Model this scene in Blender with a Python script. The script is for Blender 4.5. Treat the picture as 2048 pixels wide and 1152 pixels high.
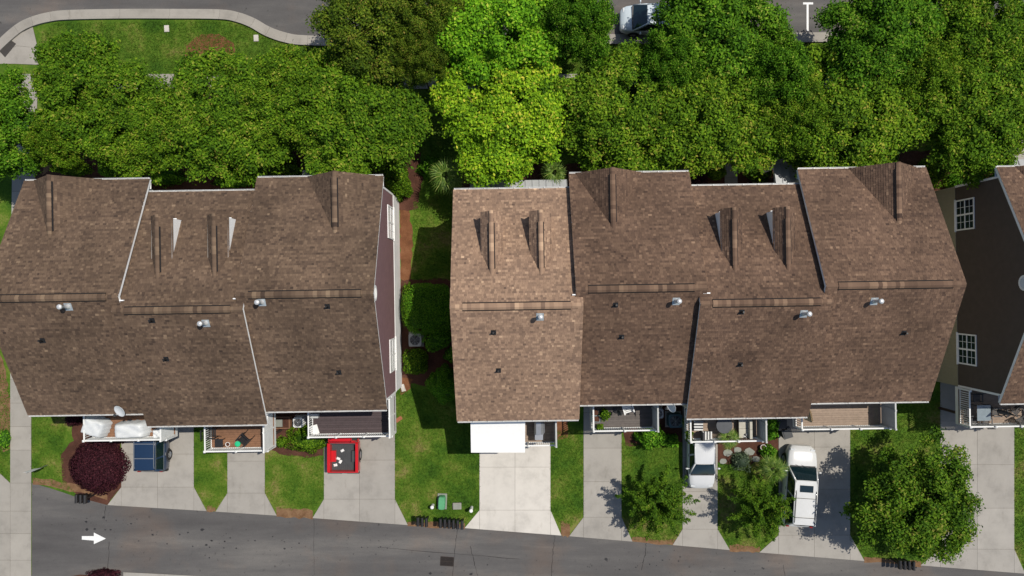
import bpy, math, random
import numpy as np
from mathutils import Vector, Matrix

for o in list(bpy.data.objects):
    bpy.data.objects.remove(o, do_unlink=True)
S = bpy.context.scene
COL = S.collection
R = math.radians
random.seed(7)

# ------------------------------------------------------------------ camera, sky, sun, exposure
CAM_H = 44.0
FPX = 1366.0                      # focal length in pixels of the 2048 px wide photograph
cam_d = bpy.data.cameras.new('camera')
cam_d.sensor_width = 36.0
cam_d.lens = 36.0 * FPX / 2048.0
cam_d.clip_start = 0.5
cam_d.clip_end = 2000
cam = bpy.data.objects.new('camera', cam_d)
cam.location = (0, 0, CAM_H)
COL.objects.link(cam)
S.camera = cam

SUN_DIR = Vector((0.448, 0.262, 1.0)).normalized()
world = bpy.data.worlds.new('World')
S.world = world
world.use_nodes = True
wn = world.node_tree.nodes
sky = wn.new('ShaderNodeTexSky')
sky.sky_type = 'NISHITA'
sky.sun_disc = False
sky.sun_elevation = math.asin(SUN_DIR.z)
sky.sun_rotation = math.atan2(SUN_DIR.x, SUN_DIR.y)
wn['Background'].inputs[1].default_value = 0.10
world.node_tree.links.new(sky.outputs[0], wn['Background'].inputs[0])

sun_d = bpy.data.lights.new('sun', 'SUN')
sun_d.energy = 4.3
sun_d.angle = R(0.5)
sun_d.color = (1.0, 0.94, 0.84)
sun = bpy.data.objects.new('sun', sun_d)
sun.rotation_euler = SUN_DIR.to_track_quat('Z', 'Y').to_euler()
sun.location = (20, 12, 60)
COL.objects.link(sun)

S.view_settings.view_transform = 'Standard'
S.view_settings.look = 'None'
S.view_settings.exposure = 0.0
S.view_settings.gamma = 1.0
S.view_settings.use_curve_mapping = False

# ------------------------------------------------------------------ coordinates
def G(px, py, z=0.0):
    """point of the place at height z that the photograph shows at pixel (px, py)"""
    s = (CAM_H - z) / FPX
    return ((px - 1024.0) * s, -(py - 576.0) * s, z)
def G2(px, py, z=0.0):
    return G(px, py, z)[:2]
ROW = R(0.9)                      # the rows of houses stand turned by this much
cR, sR = math.cos(ROW), math.sin(ROW)
def row2world(x, y):
    return (x * cR - y * sR, x * sR + y * cR)
def world2row(x, y):
    return (x * cR + y * sR, -x * sR + y * cR)
def L(px, py, z=0.0):
    x, y, _ = G(px, py, z)
    return world2row(x, y)

# ------------------------------------------------------------------ materials
MATS = {}
def _nt(name):
    m = bpy.data.materials.new(name)
    m.use_nodes = True
    nt = m.node_tree
    return m, nt, nt.nodes, nt.links, nt.nodes['Principled BSDF']
def ramp(N, stops, interp='LINEAR'):
    r = N.new('ShaderNodeValToRGB')
    r.color_ramp.interpolation = interp
    e = r.color_ramp.elements
    while len(e) < len(stops):
        e.new(0.5)
    for i, (p, c) in enumerate(stops):
        e[i].position = p
        e[i].color = (c[0], c[1], c[2], 1)
    return r
def mixc(N, Lk, mode, fac, a, b):
    n = N.new('ShaderNodeMix')
    n.data_type = 'RGBA'
    n.blend_type = mode
    for sock, v in ((n.inputs[0], fac), (n.inputs[6], a), (n.inputs[7], b)):
        if hasattr(v, 'links'):
            Lk.new(v, sock)
        elif isinstance(v, (int, float)):
            sock.default_value = v
        else:
            sock.default_value = (v[0], v[1], v[2], 1)
    return n.outputs[2]
def wpos(N, Lk, scale=None):
    g = N.new('ShaderNodeNewGeometry')
    if scale is None:
        return g.outputs['Position']
    mp = N.new('ShaderNodeMapping')
    mp.inputs['Scale'].default_value = scale
    Lk.new(g.outputs['Position'], mp.inputs['Vector'])
    return mp.outputs[0]
def noise(N, Lk, scale, detail=4, rough=0.55, vec=None):
    n = N.new('ShaderNodeTexNoise')
    n.inputs['Scale'].default_value = scale
    n.inputs['Detail'].default_value = detail
    n.inputs['Roughness'].default_value = rough
    if vec is not None:
        Lk.new(vec, n.inputs['Vector'])
    return n.outputs['Fac']
def bump(N, Lk, P, h, strength=0.3, dist=0.02):
    b = N.new('ShaderNodeBump')
    b.inputs['Strength'].default_value = strength
    b.inputs['Distance'].default_value = dist
    Lk.new(h, b.inputs['Height'])
    Lk.new(b.outputs[0], P.inputs['Normal'])
def plain(name, col, rough=0.6, metal=0.0, var=0.12, scale=3.0, spec=0.4, objvar=0.0, coat=0.0):
    """paint-like material with soft wear and, optionally, a tone of its own for each piece"""
    if name in MATS:
        return MATS[name]
    m, nt, N, Lk, P = _nt(name)
    f = noise(N, Lk, scale, 5, 0.6, wpos(N, Lk))
    d = tuple(c * (1 - var) for c in col)
    l = tuple(min(1, c * (1 + var)) for c in col)
    r = ramp(N, [(0.3, d), (0.7, l)])
    Lk.new(f, r.inputs[0])
    out = r.outputs[0]
    if objvar:
        oi = N.new('ShaderNodeObjectInfo')
        rr = ramp(N, [(0, (1 - objvar,) * 3), (1, (1 + objvar,) * 3)])
        Lk.new(oi.outputs['Random'], rr.inputs[0])
        out = mixc(N, Lk, 'MULTIPLY', 1.0, out, rr.outputs[0])
    Lk.new(out, P.inputs['Base Color'])
    P.inputs['Roughness'].default_value = rough
    P.inputs['Metallic'].default_value = metal
    P.inputs['Specular IOR Level'].default_value = spec
    P.inputs['Coat Weight'].default_value = coat
    P.inputs['Coat Roughness'].default_value = 0.08
    MATS[name] = m
    return m
def tone_mat(name, stops, rough=0.9, interp='LINEAR', weather=0.25, wscale=0.35, translucent=0.0, spec=0.2, objvar=0.0):
    """colour of each face from its 'tone' attribute, plus slow weathering"""
    m, nt, N, Lk, P = _nt(name)
    a = N.new('ShaderNodeAttribute')
    a.attribute_name = 'tone'
    r = ramp(N, stops, interp)
    Lk.new(a.outputs['Fac'], r.inputs[0])
    out = r.outputs[0]
    if weather:
        f = noise(N, Lk, wscale, 5, 0.6, wpos(N, Lk))
        w = ramp(N, [(0.3, (1 - weather,) * 3), (0.7, (1 + weather,) * 3)])
        Lk.new(f, w.inputs[0])
        out = mixc(N, Lk, 'MULTIPLY', 1.0, out, w.outputs[0])
    if objvar:
        oi = N.new('ShaderNodeObjectInfo')
        rr = ramp(N, [(0, (1 - objvar, 1 - objvar * .6, 1 - objvar)), (1, (1 + objvar, 1 + objvar * .7, 1 + objvar * .3))])
        Lk.new(oi.outputs['Random'], rr.inputs[0])
        out = mixc(N, Lk, 'MULTIPLY', 1.0, out, rr.outputs[0])
    Lk.new(out, P.inputs['Base Color'])
    P.inputs['Roughness'].default_value = rough
    P.inputs['Specular IOR Level'].default_value = spec
    if translucent:
        t = N.new('ShaderNodeBsdfTranslucent')
        Lk.new(out, t.inputs['Color'])
        ms = N.new('ShaderNodeMixShader')
        ms.inputs[0].default_value = translucent
        Lk.new(P.outputs[0], ms.inputs[1])
        Lk.new(t.outputs[0], ms.inputs[2])
        Lk.new(ms.outputs[0], N['Material Output'].inputs[0])
    MATS[name] = m
    return m

def shingle_stops(k, red=1.0):
    base = [(0.0, (.046, .031, .024)), (.22, (.072, .048, .035)), (.5, (.104, .069, .048)),
            (.78, (.145, .098, .067)), (1.0, (.215, .150, .100))]
    return [(p, (c[0] * k * red, c[1] * k, c[2] * k * .98)) for p, c in base]
tone_mat('shingle_brown', shingle_stops(1.04), weather=.26)
tone_mat('shingle_red_brown', shingle_stops(1.08, 1.07), weather=.28)
tone_mat('shingle_highlit', shingle_stops(2.4, 1.02), weather=.14)  # brown shingle tones scaled up, highlight on one roof put into the colour
plain('roof_deck', (.05, .038, .032), .9)
plain('vent_slot', (.012, .010, .010), .9)

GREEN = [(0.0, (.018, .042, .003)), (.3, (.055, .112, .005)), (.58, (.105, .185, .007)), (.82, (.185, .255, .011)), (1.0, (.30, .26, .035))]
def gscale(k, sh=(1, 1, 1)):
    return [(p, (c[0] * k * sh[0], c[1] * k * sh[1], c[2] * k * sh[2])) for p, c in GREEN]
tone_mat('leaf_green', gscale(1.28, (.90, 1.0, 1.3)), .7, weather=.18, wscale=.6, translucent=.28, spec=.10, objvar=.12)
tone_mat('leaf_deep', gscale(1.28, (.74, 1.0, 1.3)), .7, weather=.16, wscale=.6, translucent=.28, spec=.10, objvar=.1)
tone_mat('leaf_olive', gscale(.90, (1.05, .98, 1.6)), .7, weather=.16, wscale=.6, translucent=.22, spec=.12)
tone_mat('leaf_highlit', gscale(2.25, (1.0, 1.03, 1.0)), .65, weather=.12, wscale=.6, translucent=.3, spec=.10)  # leaf greens scaled up: highlight band painted into the foliage colour
tone_mat('leaf_lime_highlit', gscale(2.0, (.80, 1.06, 1.0)), .65, weather=.12, wscale=.6, translucent=.3, spec=.10)  # same highlight band put into the greens of the tree behind
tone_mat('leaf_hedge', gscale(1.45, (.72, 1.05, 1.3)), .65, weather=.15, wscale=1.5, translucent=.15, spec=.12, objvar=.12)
tone_mat('leaf_arborvitae', gscale(1.1, (.95, 1.05, 1.2)), .65, weather=.15, wscale=1.5, translucent=.15, spec=.1, objvar=.1)
tone_mat('leaf_purple', [(0, (.012, .004, .006)), (.5, (.045, .012, .018)), (.85, (.085, .022, .030)), (1, (.12, .04, .045))], .65, weather=.15, wscale=1.5, translucent=.12, spec=.08)
tone_mat('leaf_silver', [(0, (.03, .05, .03)), (.5, (.09, .13, .07)), (1, (.17, .21, .12))], .6, weather=.1, translucent=.15)
tone_mat('leaf_palm', [(0, (.03, .07, .008)), (.5, (.10, .20, .02)), (.85, (.22, .32, .05)), (1, (.38, .40, .13))], .55, weather=.1, translucent=.2, spec=.5)
tone_mat('leaf_alley', gscale(1.0, (.85, 1.0, 1.4)), .7, weather=.16, wscale=.6, translucent=.25, spec=.12)
plain('bark', (.09, .065, .048), .9, var=.3, scale=8)
plain('palm_trunk', (.11, .08, .055), .95, var=.3, scale=12)

def grass_mat(name):
    m, nt, N, Lk, P = _nt(name)
    p = wpos(N, Lk)
    f1 = noise(N, Lk, .55, 5, .62, p)
    f2 = noise(N, Lk, 7.0, 4, .7, p)
    f3 = noise(N, Lk, .17, 3, .5, p)
    a = N.new('ShaderNodeMath'); a.operation = 'MULTIPLY_ADD'
    Lk.new(f2, a.inputs[0]); a.inputs[1].default_value = .42; Lk.new(f1, a.inputs[2])
    b = N.new('ShaderNodeMath'); b.operation = 'MULTIPLY_ADD'
    Lk.new(f3, b.inputs[0]); b.inputs[1].default_value = .35; Lk.new(a.outputs[0], b.inputs[2])
    r = ramp(N, [(.56, (.022, .058, .006)), (.72, (.042, .100, .008)), (.85, (.074, .138, .012)), (.95, (.125, .165, .026)), (1.0, (.18, .17, .05))])
    s = N.new('ShaderNodeMath'); s.operation = 'MULTIPLY'
    Lk.new(b.outputs[0], s.inputs[0]); s.inputs[1].default_value = .945
    Lk.new(s.outputs[0], r.inputs[0])
    Lk.new(r.outputs[0], P.inputs['Base Color'])
    P.inputs['Roughness'].default_value = .9
    P.inputs['Specular IOR Level'].default_value = .15
    bump(N, Lk, P, f2, .9, .06)
    MATS[name] = m
grass_mat('grass')

def speckle(name, stops, s1, s2, k, bstr=.4, bdist=.01, rough=.95):
    m, nt, N, Lk, P = _nt(name)
    p = wpos(N, Lk)
    f1 = noise(N, Lk, s1, 5, .6, p)
    f2 = noise(N, Lk, s2, 3, .7, p)
    a = N.new('ShaderNodeMath'); a.operation = 'MULTIPLY_ADD'
    Lk.new(f2, a.inputs[0]); a.inputs[1].default_value = k; Lk.new(f1, a.inputs[2])
    r = ramp(N, stops)
    s = N.new('ShaderNodeMath'); s.operation = 'MULTIPLY'
    Lk.new(a.outputs[0], s.inputs[0]); s.inputs[1].default_value = 1.0 / (1 + k)
    Lk.new(s.outputs[0], r.inputs[0])
    Lk.new(r.outputs[0], P.inputs['Base Color'])
    P.inputs['Roughness'].default_value = rough
    P.inputs['Specular IOR Level'].default_value = .2
    bump(N, Lk, P, f2, bstr, bdist)
    MATS[name] = m
speckle('mulch', [(.3, (.025, .012, .008)), (.5, (.075, .032, .021)), (.7, (.14, .062, .040))], 1.2, 22, .9, .8, .04)
speckle('pine_straw', [(.3, (.06, .024, .012)), (.5, (.15, .062, .028)), (.7, (.24, .115, .06))], 1.5, 20, .8, .8, .03)
speckle('red_clay', [(.3, (.09, .045, .02)), (.5, (.17, .095, .05)), (.7, (.24, .15, .08))], 2.2, 18, .6, .5, .02)
def asphalt_mat(name):
    m, nt, N, Lk, P = _nt(name)
    p = wpos(N, Lk)
    ps = wpos(N, Lk, (.16, 1.0, 1.0))
    f1 = noise(N, Lk, .5, 6, .62, ps)
    f2 = noise(N, Lk, 45, 2, .7, p)
    f3 = noise(N, Lk, .22, 4, .6, p)
    f4 = noise(N, Lk, 2.6, 4, .65, p)
    r = ramp(N, [(.3, (.072, .068, .067)), (.5, (.102, .097, .094)), (.68, (.152, .142, .132))])
    Lk.new(f1, r.inputs[0])
    c = mixc(N, Lk, 'MULTIPLY', .55, r.outputs[0], f2)
    rd = ramp(N, [(.5, (1, 1, 1)), (.72, (1.28, 1.08, .95))])
    Lk.new(f3, rd.inputs[0])
    c = mixc(N, Lk, 'MULTIPLY', 1.0, c, rd.outputs[0])
    st = ramp(N, [(.26, (.5, .5, .5)), (.36, (1.25, 1.25, 1.25)), (.66, (1.3, 1.3, 1.3)), (.8, (1.6, 1.58, 1.5))])
    Lk.new(f4, st.inputs[0])
    c = mixc(N, Lk, 'MULTIPLY', 1.0, c, st.outputs[0])
    Lk.new(c, P.inputs['Base Color'])
    P.inputs['Roughness'].default_value = .85
    P.inputs['Specular IOR Level'].default_value = .3
    bump(N, Lk, P, f2, .25, .006)
    MATS[name] = m
asphalt_mat('asphalt')
def concrete_mat(name, k, warm=(1, .935, .84)):
    m, nt, N, Lk, P = _nt(name)
    p = wpos(N, Lk)
    f1 = noise(N, Lk, .8, 6, .65, p)
    f2 = noise(N, Lk, 30, 3, .7, p)
    f3 = noise(N, Lk, 2.3, 5, .7, wpos(N, Lk, (1, .35, 1)))
    r = ramp(N, [(.28, tuple(k * .80 * w for w in warm)), (.5, tuple(k * w for w in warm)), (.75, tuple(k * 1.10 * w for w in warm))])
    Lk.new(f1, r.inputs[0])
    st = ramp(N, [(.25, (.80, .79, .77)), (.42, (1, 1, 1))])
    Lk.new(f3, st.inputs[0])
    c = mixc(N, Lk, 'MULTIPLY', .8, r.outputs[0], st.outputs[0])
    oi = N.new('ShaderNodeObjectInfo')
    rr = ramp(N, [(0, (.93, .93, .93)), (1, (1.05, 1.05, 1.05))])
    Lk.new(oi.outputs['Random'], rr.inputs[0])
    c = mixc(N, Lk, 'MULTIPLY', 1.0, c, rr.outputs[0])
    Lk.new(c, P.inputs['Base Color'])
    P.inputs['Roughness'].default_value = .9
    P.inputs['Specular IOR Level'].default_value = .25
    bump(N, Lk, P, f2, .2, .004)
    MATS[name] = m
concrete_mat('concrete', .31)
concrete_mat('concrete_pale_highlit', .52, (1, .94, .85))  # pale concrete of small blocks; on one driveway it carries painted highlight
concrete_mat('concrete_walk', .30, (1, .93, .82))
plain('joint', (.10, .085, .065), .95)
plain('white_vinyl', (.72, .72, .70), .45, var=.05)
plain('white_trim', (.80, .80, .79), .5, var=.06)
plain('gutter_white', (.62, .62, .61), .4, var=.08)
plain('road_paint', (.72, .72, .70), .6, var=.12, scale=14)
def glass_mat(name, col, rough=.06):
    m, nt, N, Lk, P = _nt(name)
    P.inputs['Base Color'].default_value = (*col, 1)
    P.inputs['Roughness'].default_value = rough
    P.inputs['Specular IOR Level'].default_value = .9
    MATS[name] = m
glass_mat('window_glass', (.012, .022, .028))
glass_mat('car_glass', (.006, .016, .020), .04)
plain('pale_metal', (.40, .41, .42), .5, metal=.2, var=.08)
plain('steel', (.45, .46, .47), .35, metal=.8, var=.08)
plain('flue', (.62, .62, .62), .35, metal=.35, var=.06)
plain('flashing', (.36, .40, .42), .5, metal=.3, var=.12)
plain('black_plastic', (.012, .012, .013), .5, spec=.5)
plain('black_rubber', (.014, .014, .014), .85)
plain('black_metal', (.016, .015, .015), .45, spec=.5)
plain('dark_grey', (.05, .052, .055), .6)

# ------------------------------------------------------------------ mesh helpers
class MB:
    def __init__(self):
        self.v, self.f, self.mi, self.tone = [], [], [], []
        self.T = None
        self.m = 0
    def pt(self, p):
        p = Vector(p)
        if self.T is not None:
            p = self.T @ p
        self.v.append((p.x, p.y, p.z))
        return len(self.v) - 1
    def face(self, idx, tone=0.5):
        self.f.append(tuple(idx)); self.mi.append(self.m); self.tone.append(tone)
    def poly(self, pts, tone=0.5):
        self.face([self.pt(p) for p in pts], tone)
    def box(self, x0, x1, y0, y1, z0, z1, tone=0.5):
        i = [self.pt(p) for p in ((x0, y0, z0), (x1, y0, z0), (x1, y1, z0), (x0, y1, z0), (x0, y0, z1), (x1, y0, z1), (x1, y1, z1), (x0, y1, z1))]
        for a in ((3, 2, 1, 0), (4, 5, 6, 7), (0, 1, 5, 4), (1, 2, 6, 5), (2, 3, 7, 6), (3, 0, 4, 7)):
            self.face([i[k] for k in a], tone)
    def prism(self, poly, z0, z1, tone=0.5):
        n = len(poly)
        a = sum(poly[k][0] * poly[(k + 1) % n][1] - poly[(k + 1) % n][0] * poly[k][1] for k in range(n))
        if a < 0:
            poly = list(reversed(poly))
        b = [self.pt((p[0], p[1], z0)) for p in poly]
        t = [self.pt((p[0], p[1], z1)) for p in poly]
        self.face(b[::-1], tone); self.face(t, tone)
        for k in range(n):
            self.face((b[k], b[(k + 1) % n], t[(k + 1) % n], t[k]), tone)
    def extrude_x(self, prof, x0, x1, tone=0.5):
        """profile of (y, z) points swept along x"""
        n = len(prof)
        a = [self.pt((x0, p[0], p[1])) for p in prof]
        b = [self.pt((x1, p[0], p[1])) for p in prof]
        self.face(a[::-1], tone); self.face(b, tone)
        for k in range(n):
            self.face((a[k], a[(k + 1) % n], b[(k + 1) % n], b[k]), tone)
    def tube(self, pts, rad, n=8, cap=True, tone=0.5):
        pts = [Vector(p) for p in pts]
        if not hasattr(rad, '__len__'):
            rad = [rad] * len(pts)
        rings = []
        for i, p in enumerate(pts):
            d = (pts[min(i + 1, len(pts) - 1)] - pts[max(i - 1, 0)])
            d = d.normalized() if d.length > 1e-9 else Vector((0, 0, 1))
            u = d.cross(Vector((0, 0, 1)))
            if u.length < 1e-3:
                u = d.cross(Vector((1, 0, 0)))
            u.normalize(); w = d.cross(u)
            rings.append([self.pt(p + (u * math.cos(2 * math.pi * k / n) + w * math.sin(2 * math.pi * k / n)) * rad[i]) for k in range(n)])
        for a, b in zip(rings, rings[1:]):
            for k in range(n):
                self.face((a[k], b[k], b[(k + 1) % n], a[(k + 1) % n]), tone)
        if cap:
            self.face(rings[0], tone); self.face(rings[-1][::-1], tone)
    def lathe(self, prof, c=(0, 0, 0), n=16, tone=0.5):
        """profile of (radius, z) turned about a vertical axis through c"""
        rings = []
        for r, z in prof:
            if r < 1e-6:
                rings.append([self.pt((c[0], c[1], c[2] + z))])
            else:
                rings.append([self.pt((c[0] + r * math.cos(2 * math.pi * k / n), c[1] + r * math.sin(2 * math.pi * k / n), c[2] + z)) for k in range(n)])
        for a, b in zip(rings, rings[1:]):
            for k in range(n):
                q = [a[k % len(a)], a[(k + 1) % len(a)], b[(k + 1) % len(b)], b[k % len(b)]]
                q2 = []
                for i in q:
                    if i not in q2:
                        q2.append(i)
                if len(q2) > 2:
                    self.face(q2, tone)
    def grid(self, rows, tone=0.5):
        """rows of points, joined into a sheet"""
        ids = [[self.pt(p) for p in r] for r in rows]
        for a, b in zip(ids, ids[1:]):
            for k in range(len(a) - 1):
                self.face((a[k], a[k + 1], b[k + 1], b[k]), tone)
        return ids
    def mesh(self, name, mats, smooth=False):
        me = bpy.data.meshes.new(name)
        me.from_pydata(self.v, [], self.f)
        for m in (mats if isinstance(mats, (list, tuple)) else [mats]):
            me.materials.append(MATS[m] if isinstance(m, str) else m)
        if any(self.mi):
            me.polygons.foreach_set('material_index', self.mi)
        at = me.attributes.new('tone', 'FLOAT', 'FACE')
        at.data.foreach_set('value', self.tone)
        if smooth:
            me.polygons.foreach_set('use_smooth', [True] * len(self.f))
        me.update()
        return me
    def build(self, name, mats, parent=None, smooth=False, loc=None, rotz=0):
        return link(name, self.mesh(name, mats, smooth), parent, loc, rotz)

def link(name, me, parent=None, loc=None, rotz=0):
    o = bpy.data.objects.new(name, me)
    COL.objects.link(o)
    if parent is not None:
        o.parent = parent
    if loc is not None:
        o.location = loc
    if rotz:
        o.rotation_euler = (0, 0, rotz)
    return o
def tag(o, label, cat, group=None):
    o['label'] = label
    o['category'] = cat
    if group:
        o['group'] = group
    return o
def thing(name, label, cat, loc=(0, 0, 0), rotz=0, group=None):
    return tag(link(name, None, None, loc, rotz), label, cat, group)
def structure(o):
    o['kind'] = 'structure'
    return o
def stuff(o):
    o['kind'] = 'stuff'
    return o
def np_mesh(name, verts, faces, tone, mat):
    verts = np.asarray(verts, dtype=np.float32)
    faces = np.asarray(faces, dtype=np.int32)
    k = faces.shape[1]
    me = bpy.data.meshes.new(name)
    me.vertices.add(len(verts)); me.vertices.foreach_set('co', verts.ravel())
    me.loops.add(faces.size); me.loops.foreach_set('vertex_index', faces.ravel())
    me.polygons.add(len(faces))
    me.polygons.foreach_set('loop_start', np.arange(0, faces.size, k, dtype=np.int32))
    me.polygons.foreach_set('loop_total', np.full(len(faces), k, dtype=np.int32))
    at = me.attributes.new('tone', 'FLOAT', 'FACE')
    at.data.foreach_set('value', np.asarray(tone, dtype=np.float32))
    me.materials.append(MATS[mat])
    me.update(calc_edges=True)
    me.validate()
    return me
def frame_T(origin, u, n):
    """matrix with local x along u, local y along the outward normal n, z up"""
    u = Vector(u).normalized(); n = Vector(n).normalized(); z = u.cross(n)
    M = Matrix(((u.x, n.x, 0, origin[0]), (u.y, n.y, 0, origin[1]), (0, 0, 1, origin[2]), (0, 0, 0, 1)))
    return M

# ------------------------------------------------------------------ ground, roads, paths
g = MB()
g.poly([(-500, -500, 0), (500, -500, 0), (500, 500, 0), (-500, 500, 0)])
structure(g.build('ground', 'grass'))

def sheet(name, pts, z, mat, parent=None):
    b = MB()
    b.poly([(p[0], p[1], z) for p in (pts if sum(pts[k][0] * pts[(k + 1) % len(pts)][1] - pts[(k + 1) % len(pts)][0] * pts[k][1] for k in range(len(pts))) > 0 else pts[::-1])])
    o = b.build(name, mat, parent)
    if parent is None:
        structure(o)
    return o
def ragged(pts, amp=.09, step=.35, seed=1):
    rr = random.Random(seed)
    out = []
    n = len(pts)
    for k in range(n):
        a, b = Vector(pts[k]), Vector(pts[(k + 1) % n])
        m = max(1, int((b - a).length / step))
        for j in range(m):
            p = a.lerp(b, j / m)
            out.append((p.x + rr.uniform(-amp, amp), p.y + rr.uniform(-amp, amp)))
    return out

EDGE = [(150, 993), (215, 1010), (414, 1022), (553, 1031), (625, 1036), (815, 1050), (929, 1056), (1123, 1071), (1265, 1083), (1460, 1100), (1730, 1122), (2048, 1147), (2600, 1190)]
def edge_y(x):
    for (a, b), (c, d) in zip(EDGE, EDGE[1:]):
        if x <= c:
            return b + (d - b) * (x - a) / (c - a)
    return EDGE[-1][1]
alley_pts = [G2(-900, 1150), G2(64, 1150), G2(64, 966), G2(100, 976), G2(130, 986)] + [G2(*p) for p in EDGE] + [G2(2600, 1330), G2(250, 1153), G2(160, 1149), G2(100, 1160), G2(100, 1500), G2(-900, 1500)]
alley = sheet('alley', alley_pts, .012, 'asphalt')
# red clay where the lawns end at the asphalt
for k, (x0, x1, d0) in enumerate([(66, 215, 14), (414, 431, 10), (553, 626, 16), (815, 930, 8), (1122, 1140, 26), (1264, 1350, 8), (1459, 1520, 10), (1728, 1842, 10)]):
    n = 8
    top = [G2(x0 + (x1 - x0) * i / n, (edge_y(x0 + (x1 - x0) * i / n) if x0 > 140 else 968 + 28 * ((i / n) ** 1.2)) - d0 - random.uniform(-3, 4)) for i in range(n + 1)]
    bot = [G2(x0 + (x1 - x0) * i / n, (edge_y(x0 + (x1 - x0) * i / n) if x0 > 140 else 968 + 28 * ((i / n) ** 1.2)) + random.uniform(-1, 4)) for i in range(n + 1)]
    sheet('bare_soil', top + bot[::-1], .018, 'red_clay')
# cracks and tar seams in the alley
def ribbon(name, pts, w, z, mat, parent, seed=0):
    rr = random.Random(seed)
    P = []
    for a, b in zip(pts, pts[1:]):
        for j in range(8):
            t = j / 8
            P.append((a[0] + (b[0] - a[0]) * t + rr.uniform(-.03, .03), a[1] + (b[1] - a[1]) * t + rr.uniform(-.03, .03)))
    P.append(pts[-1])
    b = MB()
    rows = []
    for i, p in enumerate(P):
        q = P[min(i + 1, len(P) - 1)]; o = P[max(i - 1, 0)]
        d = Vector((q[0] - o[0], q[1] - o[1])).normalized()
        ww = w * rr.uniform(.4, 1.2)
        rows.append([(p[0] - d.y * ww, p[1] + d.x * ww, z), (p[0] + d.y * ww, p[1] - d.x * ww, z)])
    b.grid(rows)
    return b.build(name, mat, parent)
for k, pts in enumerate([[(915, 1058), (911, 1085), (905, 1152)], [(1110, 1072), (1106, 1100), (1103, 1152)], [(1292, 1086), (1290, 1108), (1283, 1140)], [(212, 1012), (208, 1040)], [(219, 1082), (216, 1140)], [(940, 1092), (950, 1130), (955, 1152)], [(1566, 1130), (1570, 1152)], [(628, 1036), (629, 1150)], [(760, 1095), (1040, 1118)]]):
    ribbon('crack', [G2(*p) for p in pts], .014 if k != 7 else .008, .016, 'vent_slot', alley, k)
# small oil spots and litter on the asphalt
rr = random.Random(5)
plain('oil', (.022, .021, .022), .6)
plain('patch_pale', (.135, .13, .125), .9)
for k in range(120):
    cx, cy = rr.choice([(205, 1045), (320, 1070), (520, 1085), (560, 1100), (740, 1092), (1235, 1135), (1290, 1120), (1500, 1135), (400, 1080), (900, 1140)])
    x, y = rr.gauss(cx, 45), rr.gauss(cy, 12)
    if y < edge_y(max(x, 151)) + 8 or x < 75 or y > 1148:
        continue
    c = G2(x, y)
    r0 = rr.uniform(.018, .055) * (1.0 if k % 9 else 2.2)
    sheet('oil_spot', [(c[0] + r0 * rr.uniform(.6, 1.2) * math.cos(a) * 1.3, c[1] + r0 * rr.uniform(.6, 1.2) * math.sin(a)) for a in [i * math.pi / 4 for i in range(8)]], .0165, 'oil', alley)
# the painted arrow
b = MB()
b.poly([(*G2(*p), .017) for p in [(164, 1072), (164, 1079), (188, 1081), (188, 1072)]][::1])
b.poly([(*G2(*p), .017) for p in [(188, 1065), (188, 1088), (212, 1077)]])
b.build('direction_arrow', 'road_paint', alley)

def concrete_field(name, cells, mat, z0=.006, z1=.03, gap=.007):
    """slabs, each its own piece, with recessed joints over a dark bed"""
    allp = [p for c in cells for p in c]
    root = MB()
    for c in cells:
        root.prism(c, .004, .020)
    base = structure(root.build(name, 'joint'))
    for c in cells:
        cx = sum(p[0] for p in c) / len(c); cy = sum(p[1] for p in c) / len(c)
        q = []
        n = len(c)
        area = sum(c[k][0] * c[(k + 1) % n][1] - c[(k + 1) % n][0] * c[k][1] for k in range(n))
        cc = c if area > 0 else c[::-1]
        # inset each edge by the half joint
        for k in range(n):
            p0, p1, p2 = Vector(cc[k - 1]), Vector(cc[k]), Vector(cc[(k + 1) % n])
            d1 = (p1 - p0).normalized(); d2 = (p2 - p1).normalized()
            n1 = Vector((-d1.y, d1.x)); n2 = Vector((-d2.y, d2.x))
            bis = n1 + n2
            bis = bis / max(.3, bis.dot(n1)) if bis.length > 1e-6 else n1
            q.append((p1 + bis * gap)[:2])
        s = MB()
        s.prism(q, z0, z1 + random.uniform(-.0015, .0015))
        s.build('slab', mat, base)
    return base

def driveway(x0, x1, ytop, yj, yflare, fl, mat, two=True, fr=None):
    """pixel columns x0..x1, joints at rows yj, flares from row yflare to the alley"""
    fr = fl if fr is None else fr
    xm = (x0 + x1) / 2
    cols = [(x0, xm), (xm, x1)] if two else [(x0, x1)]
    rows = [ytop] + yj + [yflare]
    cells = []
    for a, b in zip(rows, rows[1:]):
        for c, d in cols:
            cells.append([G2(c, a), G2(d, a), G2(d, b), G2(c, b)])
    for c, d in cols:
        cells.append([G2(c, yflare), G2(d, yflare), G2(d, edge_y(d)), G2(c, edge_y(c))])
    cells.append([G2(x0, yflare), G2(x0, edge_y(x0)), G2(x0 - fl, edge_y(x0 - fl))])
    cells.append([G2(x1, yflare), G2(x1 + fr, edge_y(x1 + fr)), G2(x1, edge_y(x1))])
    return concrete_field('driveway', cells, mat)
driveway(243, 388, 765, [832, 908], 974, 28, 'concrete', fr=26)
driveway(455, 530, 785, [850, 922], 986, 24, 'concrete', False)
driveway(648, 790, 765, [835, 920], 998, 23, 'concrete', fr=26)
driveway(959, 1101, 785, [860, 934], 1020, 30, 'concrete_pale_highlit', fr=22)  # highlight band put into the slab colour here
driveway(1167, 1243, 765, [825, 896, 963], 1034, 29, 'concrete', False, fr=22)
driveway(1365, 1435, 785, [850, 915, 983], 1058, 20, 'concrete', False, fr=25)
driveway(1557, 1700, 765, [825, 894, 978], 1070, 39, 'concrete', fr=29)
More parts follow.
